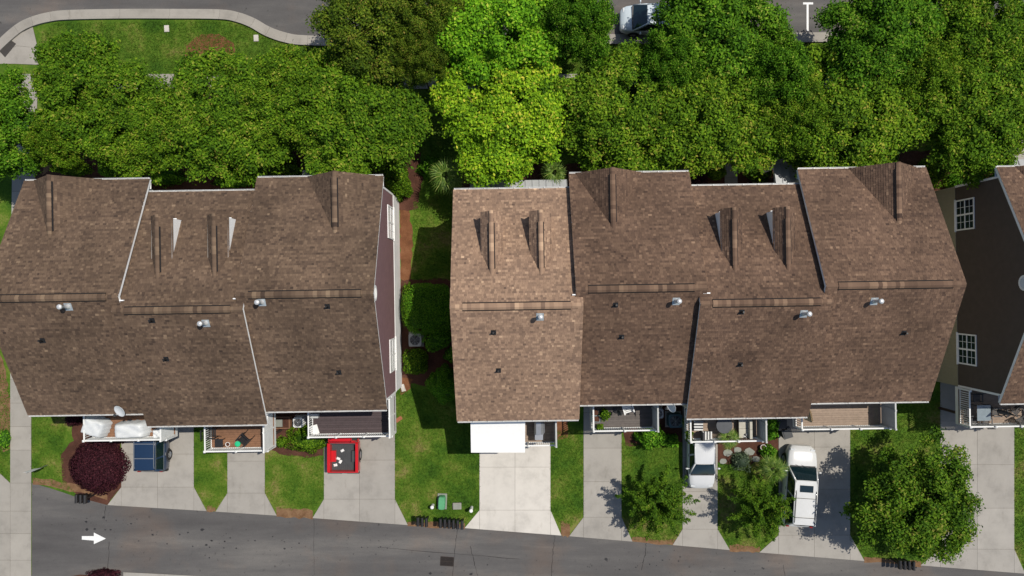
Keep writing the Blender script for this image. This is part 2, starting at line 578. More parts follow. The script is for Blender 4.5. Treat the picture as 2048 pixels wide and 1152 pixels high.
driveway(1880, 2028, 765, [842, 929, 1016], 1098, 40, 'concrete', fr=22)

# left hand walk and the wide concrete gutter at the bottom left
cells = []
ys = list(range(-40, 940, 47)) + [966]
for a, b in zip(ys, ys[1:]):
    if b > 60 and a < 120:
        continue
    xo = 0
    def wx(y, side):
        t = min(1, max(0, (y - 100) / 500))
        return (28 - 7 * t) if side == 0 else (78 - 15 * t)
    cells.append([G2(wx(a, 0), a), G2(wx(a, 1), a), G2(wx(b, 1), b), G2(wx(b, 0), b)])
cells = [c for c in cells if c[0][1] < G2(0, 120)[1]]
concrete_field('sidewalk', cells, 'concrete_walk')
cells = []
for a, b in zip([966, 1022, 1067, 1120, 1180, 1240], [1022, 1067, 1120, 1180, 1240, 1300]):
    cells.append([G2(21, a), G2(63, a), G2(63, b), G2(21, b)])
    if a == 966:
        cells.append([G2(-1, 945), G2(21, 966), G2(21, 1022), G2(-1, 1022)])
    else:
        cells.append([G2(-60, a), G2(21, a), G2(21, b), G2(-60, b)])
concrete_field('concrete_apron', cells, 'concrete_walk')
concrete_field('driveway', [[G2(247, 1144), G2(330, 1148), G2(330, 1260), G2(247, 1260)], [G2(330, 1148), G2(420, 1153), G2(420, 1260), G2(330, 1260)]], 'concrete')
# street along the top, with gutter pan and kerb
KERB = [(-140, 260), (-80, 160), (-20, 96), (28, 52), (62, 34), (100, 24), (140, 20), (240, 18), (340, 18), (440, 19), (478, 25), (510, 37), (540, 54), (575, 66), (616, 71), (760, 73), (1000, 70), (1300, 68), (1615, 65), (2100, 62), (2700, 58)]
def smooth_line(P, n=4):
    out = []
    for i in range(len(P) - 1):
        p0, p1, p2, p3 = (Vector(P[max(i - 1, 0)]), Vector(P[i]), Vector(P[i + 1]), Vector(P[min(i + 2, len(P) - 1)]))
        for j in range(n):
            t = j / n
            out.append(tuple(.5 * ((2 * p1) + (-p0 + p2) * t + (2 * p0 - 5 * p1 + 4 * p2 - p3) * t * t + (-p0 + 3 * p1 - 3 * p2 + p3) * t ** 3)))
    out.append(P[-1])
    return out
kl = [G2(*p) for p in smooth_line(KERB)]
sheet('street', [G2(-900, 260)] + kl + [G2(2700, -600), G2(-900, -600)], .012, 'asphalt')
def offset(line, d):
    out = []
    for i, p in enumerate(line):
        a = Vector(line[max(i - 1, 0)]); b = Vector(line[min(i + 1, len(line) - 1)])
        t = (b - a).normalized()
        out.append((p[0] + t.y * d, p[1] - t.x * d))
    return out
o1, o2 = offset(kl, .47), offset(kl, .66)
kb = MB()
kb.grid([[(a[0], a[1], .014), (c[0], c[1], .014)] for a, c in zip(kl, o2)])
kerb = structure(kb.build('kerb', 'joint'))
SEG = 4
for i in range(0, len(kl) - 1, SEG):
    j = min(i + SEG, len(kl) - 1)
    s = MB()
    rows = []
    for k in range(i, j + 1):
        t = 0
        A, B, C = Vector(kl[k]), Vector(o1[k]), Vector(o2[k])
        if k in (i, j):
            d = (Vector(kl[min(k + 1, len(kl) - 1)]) - Vector(kl[max(k - 1, 0)])).normalized() * (.007 if k == i else -.007)
            A, B, C = A + d, B + d, C + d
        rows.append([(A.x, A.y, .008), (A.x, A.y, .024), (B.x, B.y, .030), (B.x + (C.x - B.x) * .25, B.y + (C.y - B.y) * .25, .135), (C.x, C.y, .14), (C.x, C.y, .0)])
    s.grid(rows)
    s.poly(rows[0][::-1]); s.poly(rows[-1])
    s.build('kerb_segment', 'concrete_walk', kerb)
# corner ramp with its dark tactile plate
concrete_field('kerb_ramp', [[G2(-12, 128), G2(-12, 112), G2(34, 92), G2(76, 96), G2(80, 130), G2(30, 128)], [G2(-12, 112), G2(20, 78), G2(66, 54), G2(76, 96), G2(34, 92)]], 'concrete_walk')
b = MB()
b.prism([G2(0, 103), G2(22, 80), G2(33, 88), G2(11, 115)], .03, .041)
for i in range(7):
    for j in range(4):
        u, v = (i + .5) / 7, (j + .5) / 4
        p = [G2(0, 103)[k] * (1 - u) * (1 - v) + G2(22, 80)[k] * u * (1 - v) + G2(33, 88)[k] * u * v + G2(11, 115)[k] * (1 - u) * v for k in (0, 1)]
        b.lathe([(.025, .041), (.018, .048), (0, .048)], (p[0], p[1], 0), 6)
plain('tactile', (.045, .04, .036), .8)
o = b.build('tactile_plate', 'tactile'); tag(o, 'dark tactile warning plate on the corner kerb ramp', 'paving plate')
# walk along the street side of the trees, and the paths to the front doors
cells = [[G2(78 + 46 * i, 148), G2(78 + 46 * (i + 1), 148), G2(78 + 46 * (i + 1), 178), G2(78 + 46 * i, 178)] for i in range(50)]
concrete_field('sidewalk', cells, 'concrete_walk')
for k, (x, w, y0, y1) in enumerate([(553, 18, 178, 372), (1462, 26, 178, 400), (1560, 26, 178, 372), (2035, 26, 178, 380)]):
    n = 5
    concrete_field('front_path', [[G2(x - w / 2, y0 + (y1 - y0) * i / n), G2(x + w / 2, y0 + (y1 - y0) * i / n), G2(x + w / 2, y0 + (y1 - y0) * (i + 1) / n), G2(x - w / 2, y0 + (y1 - y0) * (i + 1) / n)] for i in range(n)], 'concrete_walk')
# white stripes of the parking bays on the street
b = MB()
for p in ([(1613, 9), (1617, 9), (1617, 62), (1613, 62)], [(1606, 5), (1626, 5), (1626, 9), (1606, 9)]):
    b.poly([(*G2(*q), .017) for q in p][::-1])
o = structure(b.build('parking_line', 'road_paint'))
# planting beds
beds = [([(802, 300), (838, 310), (846, 360), (832, 405), (806, 425), (798, 420), (770, 330)], 'mulch'),
        ([(800, 415), (818, 420), (826, 470), (822, 566), (800, 570)], 'pine_straw'),
        ([(800, 560), (900, 556), (935, 600), (935, 770), (860, 772), (800, 765)], 'mulch'),
        ([(800, 755), (826, 757), (822, 776), (800, 790)], 'pine_straw'),
        ([(60, 300), (840, 302), (835, 420), (60, 420)], 'mulch'),
        ([(925, 335), (1900, 300), (1900, 420), (925, 420)], 'mulch'),
        ([(1900, 300), (2100, 300), (2100, 420), (1930, 420)], 'mulch'),
        ([(143, 832), (240, 832), (242, 975), (216, 1010), (165, 1000), (128, 970), (122, 910), (146, 880)], 'mulch'),
        ([(534, 800), (648, 800), (648, 912), (610, 915), (560, 908), (534, 895)], 'mulch'),
        ([(1108, 800), (1136, 800), (1136, 876), (1110, 880)], 'pine_straw'),
        ([(1243, 800), (1365, 800), (1365, 885), (1250, 892)], 'mulch'),
        ([(1435, 800), (1557, 800), (1557, 900), (1500, 930), (1435, 925)], 'mulch'),
        ([(120, 1149), (160, 1143), (247, 1146), (247, 1260), (120, 1260)], 'mulch'),
        ([(-10, 700), (8, 720), (20, 800), (20, 900), (8, 905), (-10, 860)], 'red_clay'),
        ([(80, 275), (112, 270), (118, 330), (86, 350)], 'red_clay')]
for k, (p, m) in enumerate(beds):
    sheet('planting_bed', ragged([G2(*q) for q in p], .07, .3, k), .0045 + .0004 * k, m)
c = G2(421, 104)
sheet('planting_bed', [(c[0] + 1.62 * math.cos(a) + random.uniform(-.06, .06), c[1] + 1.18 * math.sin(a) + random.uniform(-.06, .06)) for a in [i * math.pi / 20 for i in range(40)]], .012, 'pine_straw')

# short grass on the lawns (one mass of blades)
lawns = [[(64, 800), (140, 800), (124, 900), (130, 960), (150, 985), (100, 970), (64, 958)],
         [(388, 820), (455, 820), (455, 985), (431, 1018), (414, 1018), (388, 978)],
         [(530, 897), (560, 908), (648, 915), (648, 990), (628, 1020), (553, 1018), (530, 985)],
         [(790, 780), (960, 780), (960, 1012), (932, 1046), (818, 1044), (790, 1003)],
         [(1101, 860), (1167, 860), (1167, 1030), (1142, 1052), (1123, 1052), (1101, 1022)],
         [(1243, 885), (1365, 885), (1365, 1055), (1345, 1084), (1267, 1078), (1243, 1036)],
         [(1435, 925), (1557, 925), (1557, 1062), (1525, 1098), (1462, 1094), (1435, 1056)],
         [(1700, 780), (1880, 780), (1880, 1092), (1850, 1122), (1735, 1114), (1700, 1085)],
         [(826, 405), (905, 385), (930, 400), (930, 560), (826, 560)],
         [(84, 66), (112, 46), (430, 42), (500, 52), (556, 84), (700, 96), (2040, 90), (2040, 146), (80, 146)],
         [(-10, 690), (20, 780), (20, 962), (-10, 940)],
         [(2028, 800), (2100, 800), (2100, 1140), (2050, 1140), (2028, 1096)],
         [(80, 182), (2060, 182), (2060, 300), (80, 300)]]
rng = np.random.default_rng(3)
def in_poly(P, x, y):
    c = np.zeros(len(x), bool)
    n = len(P)
    for k in range(n):
        (x0, y0), (x1, y1) = P[k], P[(k + 1) % n]
        if y0 == y1:
            continue
        t = ((y0 > y) != (y1 > y)) & (x < (x1 - x0) * (y - y0) / (y1 - y0) + x0)
        c ^= t
    return c
gx, gy = [], []
for k, p in enumerate(lawns):
    P = [G2(*q) for q in p]
    xs = [q[0] for q in P]; ysn = [q[1] for q in P]
    dens = 40 if k == 12 else 170
    n = int((max(xs) - min(xs)) * (max(ysn) - min(ysn)) * dens)
    x = rng.uniform(min(xs), max(xs), n); y = rng.uniform(min(ysn), max(ysn), n)
    m = in_poly(P, x, y)
    gx.append(x[m]); gy.append(y[m])
gx = np.concatenate(gx); gy = np.concatenate(gy)
V, F = [], []
for rep in range(3):
    a = rng.uniform(0, 2 * np.pi, len(gx)); w = rng.uniform(.012, .026, len(gx)); h = rng.uniform(.035, .085, len(gx))
    ox, oy = rng.normal(0, .03, (2, len(gx)))
    bx, by = gx + ox, gy + oy
    ln = rng.uniform(.03, .09, len(gx))
    V.append(np.stack([np.stack([bx - np.sin(a) * w, by + np.cos(a) * w, np.full_like(bx, .001)], 1), np.stack([bx + np.sin(a) * w, by - np.cos(a) * w, np.full_like(bx, .001)], 1), np.stack([bx + np.cos(a) * ln, by + np.sin(a) * ln, h], 1)], 1).reshape(-1, 3))
V = np.concatenate(V)
gm = np_mesh('grass', V, np.arange(len(V)).reshape(-1, 3), np.full(len(V) // 3, .5), 'grass')
o = stuff(link('grass', gm)); tag(o, 'short green grass of the lawns between driveways and street', 'grass')

# ------------------------------------------------------------------ houses
RIDGE_Z, PITCH, DECK_Z = 9.4, 0.5, 2.6
def shingles(mb, O, u, v, n, U, V, ulim=None, expo=.124, rnd=random.Random(2)):
    """courses of separate shingle tabs on a roof plane: O lower corner, u along the eave, v up the slope"""
    O, u, v, n = Vector(O), Vector(u), Vector(v), Vector(n)
    nc = int(V / expo) + 1
    for c in range(nc):
        v0 = c * expo; v1 = min(V, v0 + expo + .03)
        lo, hi = (0, U) if ulim is None else ulim(v0)
        if hi - lo < .02:
            continue
        x = lo - rnd.uniform(0, .3)
        ct = rnd.uniform(-.08, .08)
        while x < hi:
            w = rnd.uniform(.09, .21)
            a, b = max(lo, x), min(hi, x + w - .006)
            x += w
            if b - a < .01:
                continue
            t = rnd.choice((.014, .014, .022))
            tone = min(1, max(0, rnd.gauss(.48, .145) + ct))
            p = [O + u * a + v * v0 + n * t, O + u * b + v * v0 + n * t, O + u * b + v * v1 + n * .003, O + u * a + v * v1 + n * .003, O + u * a + v * v0, O + u * b + v * v0]
            i = [mb.pt(q) for q in p]
            mb.face((i[0], i[1], i[2], i[3]), tone)
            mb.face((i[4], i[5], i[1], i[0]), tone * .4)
            mb.face((i[4], i[0], i[3]), tone); mb.face((i[1], i[5], i[2]), tone)

def window(parent, T, w, z0, z1, units=2, muntin=True, name='window', frame='white_trim'):
    """window with frame, sashes, muntins and separate panes; T puts local y on the outward normal"""
    b = MB(); b.T = T
    fw = .085
    b.box(-w / 2, w / 2, 0, .05, z0, z0 + fw); b.box(-w / 2, w / 2, 0, .05, z1 - fw, z1)
    b.box(-w / 2, -w / 2 + fw, 0, .05, z0 + fw, z1 - fw); b.box(w / 2 - fw, w / 2, 0, .05, z0 + fw, z1 - fw)
    uw = (w - fw) / units
    for k in range(1, units):
        x = -w / 2 + fw / 2 + uw * k
        b.box(x - .05, x + .05, 0, .048, z0 + fw, z1 - fw)
    zm = (z0 + z1) / 2
    for k in range(units):
        x0 = -w / 2 + fw / 2 + uw * k + .05; x1 = x0 + uw - .1
        b.box(x0, x1, 0, .044, zm - .035, zm + .035)
        if muntin:
            xm = (x0 + x1) / 2
            b.box(xm - .012, xm + .012, 0, .034, z0 + fw, zm - .035); b.box(xm - .012, xm + .012, 0, .034, zm + .035, z1 - fw)
            for zz in ((z0 + fw + zm - .035) / 2, (zm + .035 + z1 - fw) / 2):
                b.box(x0, x1, 0, .030, zz - .012, zz + .012)
    o = b.build(name, frame, parent)
    for k in range(units):
        x0 = -w / 2 + fw / 2 + uw * k + .05; x1 = x0 + uw - .1
        for za, zb in ((z0 + fw, zm - .035), (zm + .035, z1 - fw)):
            p = MB(); p.T = T
            p.box(x0, x1, .006, .018, za, zb)
            p.build('pane', 'window_glass', o)
    s = MB(); s.T = T
    s.box(-w / 2 - .06, w / 2 + .06, 0, .09, z0 - .06, z0 - .002)
    s.build('sill', frame, o)
    return o

def door_panel(parent, T, w, h, mat, name, rows, cols, z=0.0):
    b = MB(); b.T = T
    b.box(-w / 2 - .1, -w / 2, 0, .05, z, z + h + .1); b.box(w / 2, w / 2 + .1, 0, .05, z, z + h + .1); b.box(-w / 2, w / 2, 0, .05, z + h, z + h + .1)
    b.box(-w / 2, w / 2, .0, .012, z, z + h)
    o = b.build(name, 'white_trim', parent)
    for r in range(rows):
        for c in range(cols):
            p = MB(); p.T = T
            p.box(-w / 2 + w * c / cols + .03, -w / 2 + w * (c + 1) / cols - .03, .012, .035, z + h * r / rows + .02, z + h * (r + 1) / rows - .02)
            p.build('panel', mat, o)
    return o

plain('wood_dark', (.05, .03, .022), .8)
plain('siding_white', (.80, .80, .79), .6, var=.05)
plain('siding_mauve', (.17, .10, .105), .65, var=.10)
plain('siding_tan', (.36, .31, .24), .65, var=.06)
plain('siding_cream', (.52, .47, .38), .65, var=.06)
plain('siding_grey', (.25, .26, .26), .65, var=.06)
plain('siding_brown', (.075, .055, .044), .7, var=.10)
plain('base_white', (.74, .74, .75), .7, var=.08, scale=1.2)
plain('base_tan', (.30, .27, .19), .7, var=.06)
plain('dish_grey', (.60, .62, .63), .4, var=.05)

def ridge_caps(hr, name, A, B, w, mat, step=.22, slot=True):
    """a strip of bent cap shingles along a level ridge from A to B"""
    A, B = Vector(A), Vector(B)
    d = (B - A).normalized(); s = Vector((-d.y, d.x, 0))
    Ln = (B - A).length
    b = MB(); x = 0
    rnd = random.Random(int(Ln * 100))
    drop = w * PITCH
    while x < Ln:
        e = min(Ln, x + step)
        t0, t1 = .004, .02
        tn = min(1, max(0, rnd.gauss(.62, .2)))
        P = []
        for q, h in ((x, t0), (e + .01, t1)):
            c = A + d * q
            P.append([c - s * w + Vector((0, 0, -drop + h)), c - s * w * .3 + Vector((0, 0, -drop * .12 + h)), c + s * w * .3 + Vector((0, 0, -drop * .12 + h)), c + s * w + Vector((0, 0, -drop + h))])
        ids = [[b.pt(p) for p in r] for r in P]
        for k in range(3):
            b.face((ids[0][k], ids[1][k], ids[1][k + 1], ids[0][k + 1]), tn)
        b.poly([P[1][0], P[1][0] - Vector((0, 0, .03)), P[1][3] - Vector((0, 0, .03)), P[1][3]][::-1], .1)
        x = e
    o = b.build(name, mat, hr)
    if slot:
        for sg in (-1, 1):
            q = MB()
            c0, c1 = A + s * sg * (w + .004), B + s * sg * (w + .004)
            q.grid([[c0 + Vector((0, 0, -drop - .08)), c0 + Vector((0, 0, -drop + .006)), c0 + s * sg * .05 + Vector((0, 0, -drop - .06))], [c1 + Vector((0, 0, -drop - .08)), c1 + Vector((0, 0, -drop + .006)), c1 + s * sg * .05 + Vector((0, 0, -drop - .06))]])
            q.build('vent_edge', 'vent_slot', o)
    return o

def gutter(hr, x0, x1, y, z, sgn):
    b = MB()
    prof = [(0, 0), (0, -.10), (.08 * sgn, -.10), (.105 * sgn, 0), (.09 * sgn, 0), (.07 * sgn, -.085), (.012 * sgn, -.085), (.012 * sgn, 0)]
    b.extrude_x([(y + p, z + q) for p, q in prof], x0, x1)
    n = int((x1 - x0) / .8)
    for k in range(n + 1):
        x = x0 + .03 + (x1 - x0 - .06) * k / n
        b.box(x - .014, x + .014, min(y, y + .105 * sgn), max(y, y + .105 * sgn), z + .001, z + .012)
    b.build('gutter', 'gutter_white', hr)

def roof_z(H, y):
    return RIDGE_Z - PITCH * abs(y - H['ym'])
def on_roof(H, px, py):
    z = 8.0
    for _ in range(12):
        x, y = L(px, py, z)
        z = roof_z(H, y)
    return x - H['xc'], y, z

HOUSES = {}
def house(key, label, x0, x1, yf, yr, wall, base, roofmat, over=(.15, .15), deck=None, vents=(), flue=None, gablex=None, dormers=(), ventx=None):
    xc = (x0 + x1) / 2; ym = (yf + yr) / 2
    wx, wy = row2world(xc, 0)
    hr = thing('townhouse', label, 'house', (wx, wy, 0), ROW, 'townhouses in two stepped rows')
    H = dict(root=hr, xc=xc, ym=ym, x0=x0, x1=x1, yf=yf, yr=yr, wf=yf - .5, wr=yr + .4)
    HOUSES[key] = H
    a, c = x0 - xc + .004, x1 - xc - .004
    wf, wr = H['wf'], H['wr']
    zu = lambda y: roof_z(H, y) - .17
    # walls: one closed shell with gable ends
    b = MB()
    b.extrude_x([(wr, 0), (wf, 0), (wf, zu(wf)), (ym, zu(ym)), (wr, zu(wr))], a, c)
    b.build('wall', wall, hr)
    b = MB()
    b.box(a - .002 - (.02 if key in 'ADH' else 0), c + .002 + (.02 if key in 'CGH' else 0), wr - .02, wf + .02, 0, 2.3)
    b.build('foundation', base, hr)
    # roof deck and shingles
    ra, rc = x0 - xc - over[0], x1 - xc + over[1]
    ez = roof_z(H, yf)
    b = MB()
    b.extrude_x([(yr, ez - .0), (yr, ez - .14), (ym, RIDGE_Z - .15), (yf, ez - .14), (yf, ez), (ym, RIDGE_Z)], ra, rc)
    rf = b.build('roof', 'roof_deck', hr)
    sl = math.hypot(1, PITCH)
    half = (yf - yr) / 2
    b = MB(); rnd = random.Random(ord(key))
    shingles(b, (rc + .04, yf + .03, ez - .015), (-1, 0, 0), Vector((0, -1, PITCH)) / sl, Vector((0, PITCH, 1)) / sl, rc - ra + .08, half * sl + .03, None, .124, rnd)
    shingles(b, (ra - .04, yr - .03, ez - .015), (1, 0, 0), Vector((0, 1, PITCH)) / sl, Vector((0, -PITCH, 1)) / sl, rc - ra + .08, half * sl + .03, None, .124, rnd)
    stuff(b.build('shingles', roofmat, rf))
    v0, v1 = ventx if ventx else (ra + .6, rc - .6)
    ridge_caps(rf, 'ridge_caps', (ra, ym, RIDGE_Z + .008), (rc, ym, RIDGE_Z + .008), .13, roofmat, slot=False)
    ridge_caps(hr, 'ridge_vent', (v0, ym, RIDGE_Z + .055), (v1, ym, RIDGE_Z + .055), .17, roofmat)
    # rake boards on both ends, front and rear; eave boards; gutters
    for x, s in ((ra, -1), (rc, 1)):
        for ya in (yf, yr):
            b = MB()
            t = .022
            prof = [(ya, ez - .01), (ya, ez - .20), (ym, RIDGE_Z - .20), (ym, RIDGE_Z - .01)]
            b.extrude_x(prof, min(x, x + s * t), max(x, x + s * t))
            b.build('rake_board', 'white_trim', rf)
    for ya, s in ((yf, 1), (yr, -1)):
        b = MB()
        b.box(ra, rc, min(ya, ya - s * .02), max(ya, ya - s * .02), ez - .2, ez - .142)
        wy_ = wf if s > 0 else wr
        b.poly([(ra, wy_, ez - .2), (rc, wy_, ez - .2), (rc, ya, ez - .2), (ra, ya, ez - .2)])
        b.build('soffit', 'white_trim', rf)
        gutter(rf, ra, rc, ya + s * .012, ez - .03, s)
    # front cross gable
    if gablex is not None:
        gx = gablex - xc; gz = 7.80; p2 = 0.88
        hw = (gz - (ez - .0)) / p2
        yi = ym + (RIDGE_Z - gz) / PITCH
        yo = yf + .06
        gb = MB()
        gb.poly([(gx - hw, yf, ez), (gx, yf, gz), (gx, yi, gz)]); gb.poly([(gx + hw, yf, ez), (gx, yi, gz), (gx, yf, gz)])
        gb.poly([(gx - hw, yf, ez - .12), (gx + hw, yf, ez - .12), (gx, yf, gz - .12)][::-1])
        gb.poly([(gx - hw, yf, ez), (gx - hw, yf, ez - .12), (gx, yf, gz - .12), (gx, yf, gz)])
        gb.poly([(gx + hw, yf, ez), (gx, yf, gz), (gx, yf, gz - .12), (gx + hw, yf, ez - .12)])
        go = gb.build('front_gable', 'roof_deck', hr)
        s2 = math.hypot(1, p2)
        sb = MB(); rnd = random.Random(ord(key) + 50)
        Vl = hw * s2
        def lim(v):
            t = min(1, (v + .145) / Vl)
            return (0, yo - (yf - (yf - yi) * t))
        shingles(sb, (gx - hw - .02, yo, ez - .012), (0, -1, 0), Vector((1, 0, p2)) / s2, Vector((-p2, 0, 1)) / s2, yo - yi, Vl + .03, lim, .124, rnd)
        Y2 = yo
        # the right slope runs the other way: mirror by laying tabs from the back to the front
        def lim2(v):
            t = min(1, (v + .145) / Vl)
            return ((yf - yi) * (1 - t), yo - yi)
        shingles(sb, (gx + hw + .02, yi, ez - .012), (0, 1, 0), Vector((-1, 0, p2)) / s2, Vector((p2, 0, 1)) / s2, yo - yi, Vl + .03, lim2, .124, rnd)
        stuff(sb.build('gable_shingles', roofmat, go))
        ridge_caps(go, 'gable_ridge_caps', (gx, yi - .05, gz + .012), (gx, yo, gz + .012), .12, roofmat, slot=False)
        ridge_caps(hr, 'gable_ridge_vent', (gx, yi + .35, gz + .04), (gx, yo - .35, gz + .04), .14, roofmat)
    # small gabled roof dormers
    for dx in dormers:
        cx = dx - xc; dz = 8.6; hw = .56; dd = .58
        dl = dz - dd
        yfr = ym + 4.92
        yi = ym + (RIDGE_Z - dz) / PITCH
        yl = ym + (RIDGE_Z - dl) / PITCH
        b = MB()
        zb = roof_z(H, yfr - .12)
        cw = hw - .025
        for s in (-1, 1):
            pts = [(cx + s * cw, yfr - .12, zb - .1), (cx + s * cw, yfr - .12, dl + .04), (cx + s * cw, yl - .1, dl + .09)]
            b.poly(pts if s > 0 else pts[::-1])
        b.poly([(cx - cw, yfr - .12, zb - .1), (cx + cw, yfr - .12, zb - .1), (cx + cw, yfr - .12, dl + .05), (cx, yfr - .12, dz - .06), (cx - cw, yfr - .12, dl + .05)][::-1])
        do = b.build('dormer', 'siding_white', hr)
        window(hr, frame_T((cx, yfr - .12, 0), (-1, 0, 0), (0, 1, 0)), .62, zb + .22, dl + .0, 1, True)
        q = MB()
        for s in (-1, 1):
            o1_, o2_, o3_, o4_ = (cx + s * hw, yfr, dl), (cx, yfr, dz), (cx, yi, dz), (cx + s * hw, yl, dl)
            pt4 = [o1_, o2_, o3_, o4_]
            q.poly(pt4 if s < 0 else pt4[::-1])
            dn = [(p[0], p[1], p[2] - .07) for p in pt4]
            q.poly(dn[::-1] if s < 0 else dn)
            q.poly([pt4[0], dn[0], dn[1], pt4[1]]); q.poly([pt4[0], pt4[3], dn[3], dn[0]])
        q.build('dormer_roof', 'roof_deck', do)
        p3 = dd / hw; s3 = math.hypot(1, p3)
        sb = MB(); rnd = random.Random(ord(key) + int(dx * 10))
        yo = yfr + .03
        def l1(v):
            t = min(1, (v + .12) / (hw * s3)); return (0, yo - (yl + (yi - yl) * t))
        def l2(v):
            t = min(1, (v + .12) / (hw * s3)); return ((yl - yi) * (1 - t), yo - yi)
        shingles(sb, (cx - hw - .015, yo, dl - .01), (0, -1, 0), Vector((1, 0, p3)) / s3, Vector((-p3, 0, 1)) / s3, yo - yi, hw * s3 + .02, l1, .124, rnd)
        shingles(sb, (cx + hw + .015, yi, dl - .01), (0, 1, 0), Vector((-1, 0, p3)) / s3, Vector((p3, 0, 1)) / s3, yo - yi, hw * s3 + .02, l2, .124, rnd)
        stuff(sb.build('dormer_shingles', roofmat, do))
        ridge_caps(do, 'dormer_ridge_caps', (cx, yi - .1, dz + .012), (cx, yo, dz + .012), .10, roofmat, slot=False)
        ridge_caps(hr, 'dormer_ridge_vent', (cx, yi + .35, dz + .035), (cx, yo - .62, dz + .035), .12, roofmat)
    # flue and plumbing vents
    if flue:
        x, y, z = on_roof(H, *flue)
        b = MB()
        b.T = Matrix.Translation((x, y, z)) @ Matrix.Rotation(math.atan(PITCH) * (1 if y < ym else -1), 4, 'X')
        b.box(-.19, .19, -.22, .2, .012, .03)
        fo = b.build('flue', 'flashing', hr)
        q = MB()
        q.lathe([(.13, -.05), (.11, .14), (.085, .16), (.085, .62), (.125, .63), (.135, .72), (.11, .77), (0, .785)], (x, y, z), 14)
        q.build('flue_cap', 'flue', fo, True)
    for (px, py) in vents:
        x, y, z = on_roof(H, px, py)
        b = MB()
        b.T = Matrix.Translation((x, y, z)) @ Matrix.Rotation(math.atan(PITCH) * (1 if y < ym else -1), 4, 'X')
        b.box(-.13, .13, -.13, .15, .016, .028)
        b.lathe([(.09, .02), (.06, .1)], (0, 0, 0), 10)
        b.T = None
        b.tube([(x, y, z), (x, y, z + .36)], .05, 10)
        b.build('vent_pipe', 'black_plastic', hr)
    # openings on the street side and on the alley side
    nx = c - a
    Tf = lambda u: frame_T((u, wf + .021, 0), (-1, 0, 0), (0, 1, 0))
    Tr = lambda u: frame_T((u, wr - .021, 0), (1, 0, 0), (0, -1, 0))
    door_panel(hr, Tf(c - 1.2), .95, 2.1, 'siding_brown', 'front_door', 3, 2, .02)
    window(hr, Tf(a + 2.0), 1.8, .8, 2.2, 2)
    window(hr, frame_T((a + 2.0, wf, 0), (-1, 0, 0), (0, 1, 0)), 1.8, 3.5, 5.1, 2)
    window(hr, frame_T((c - 1.4, wf, 0), (-1, 0, 0), (0, 1, 0)), 1.0, 3.5, 5.1, 1)
    if deck:
        gxm = deck.get('garage', (a + c) / 2 + xc) - xc
        door_panel(hr, Tr(gxm), deck.get('gw', 2.5), 2.1, 'white_vinyl', 'garage_door', 4, 4, .02)
        window(hr, frame_T(((deck['x0'] + deck['x1']) / 2 - xc, wr, 0), (1, 0, 0), (0, -1, 0)), 1.8, DECK_Z + .08, DECK_Z + 2.15, 2, False, 'patio_door')
        build_deck(H, deck, wr)
    return H

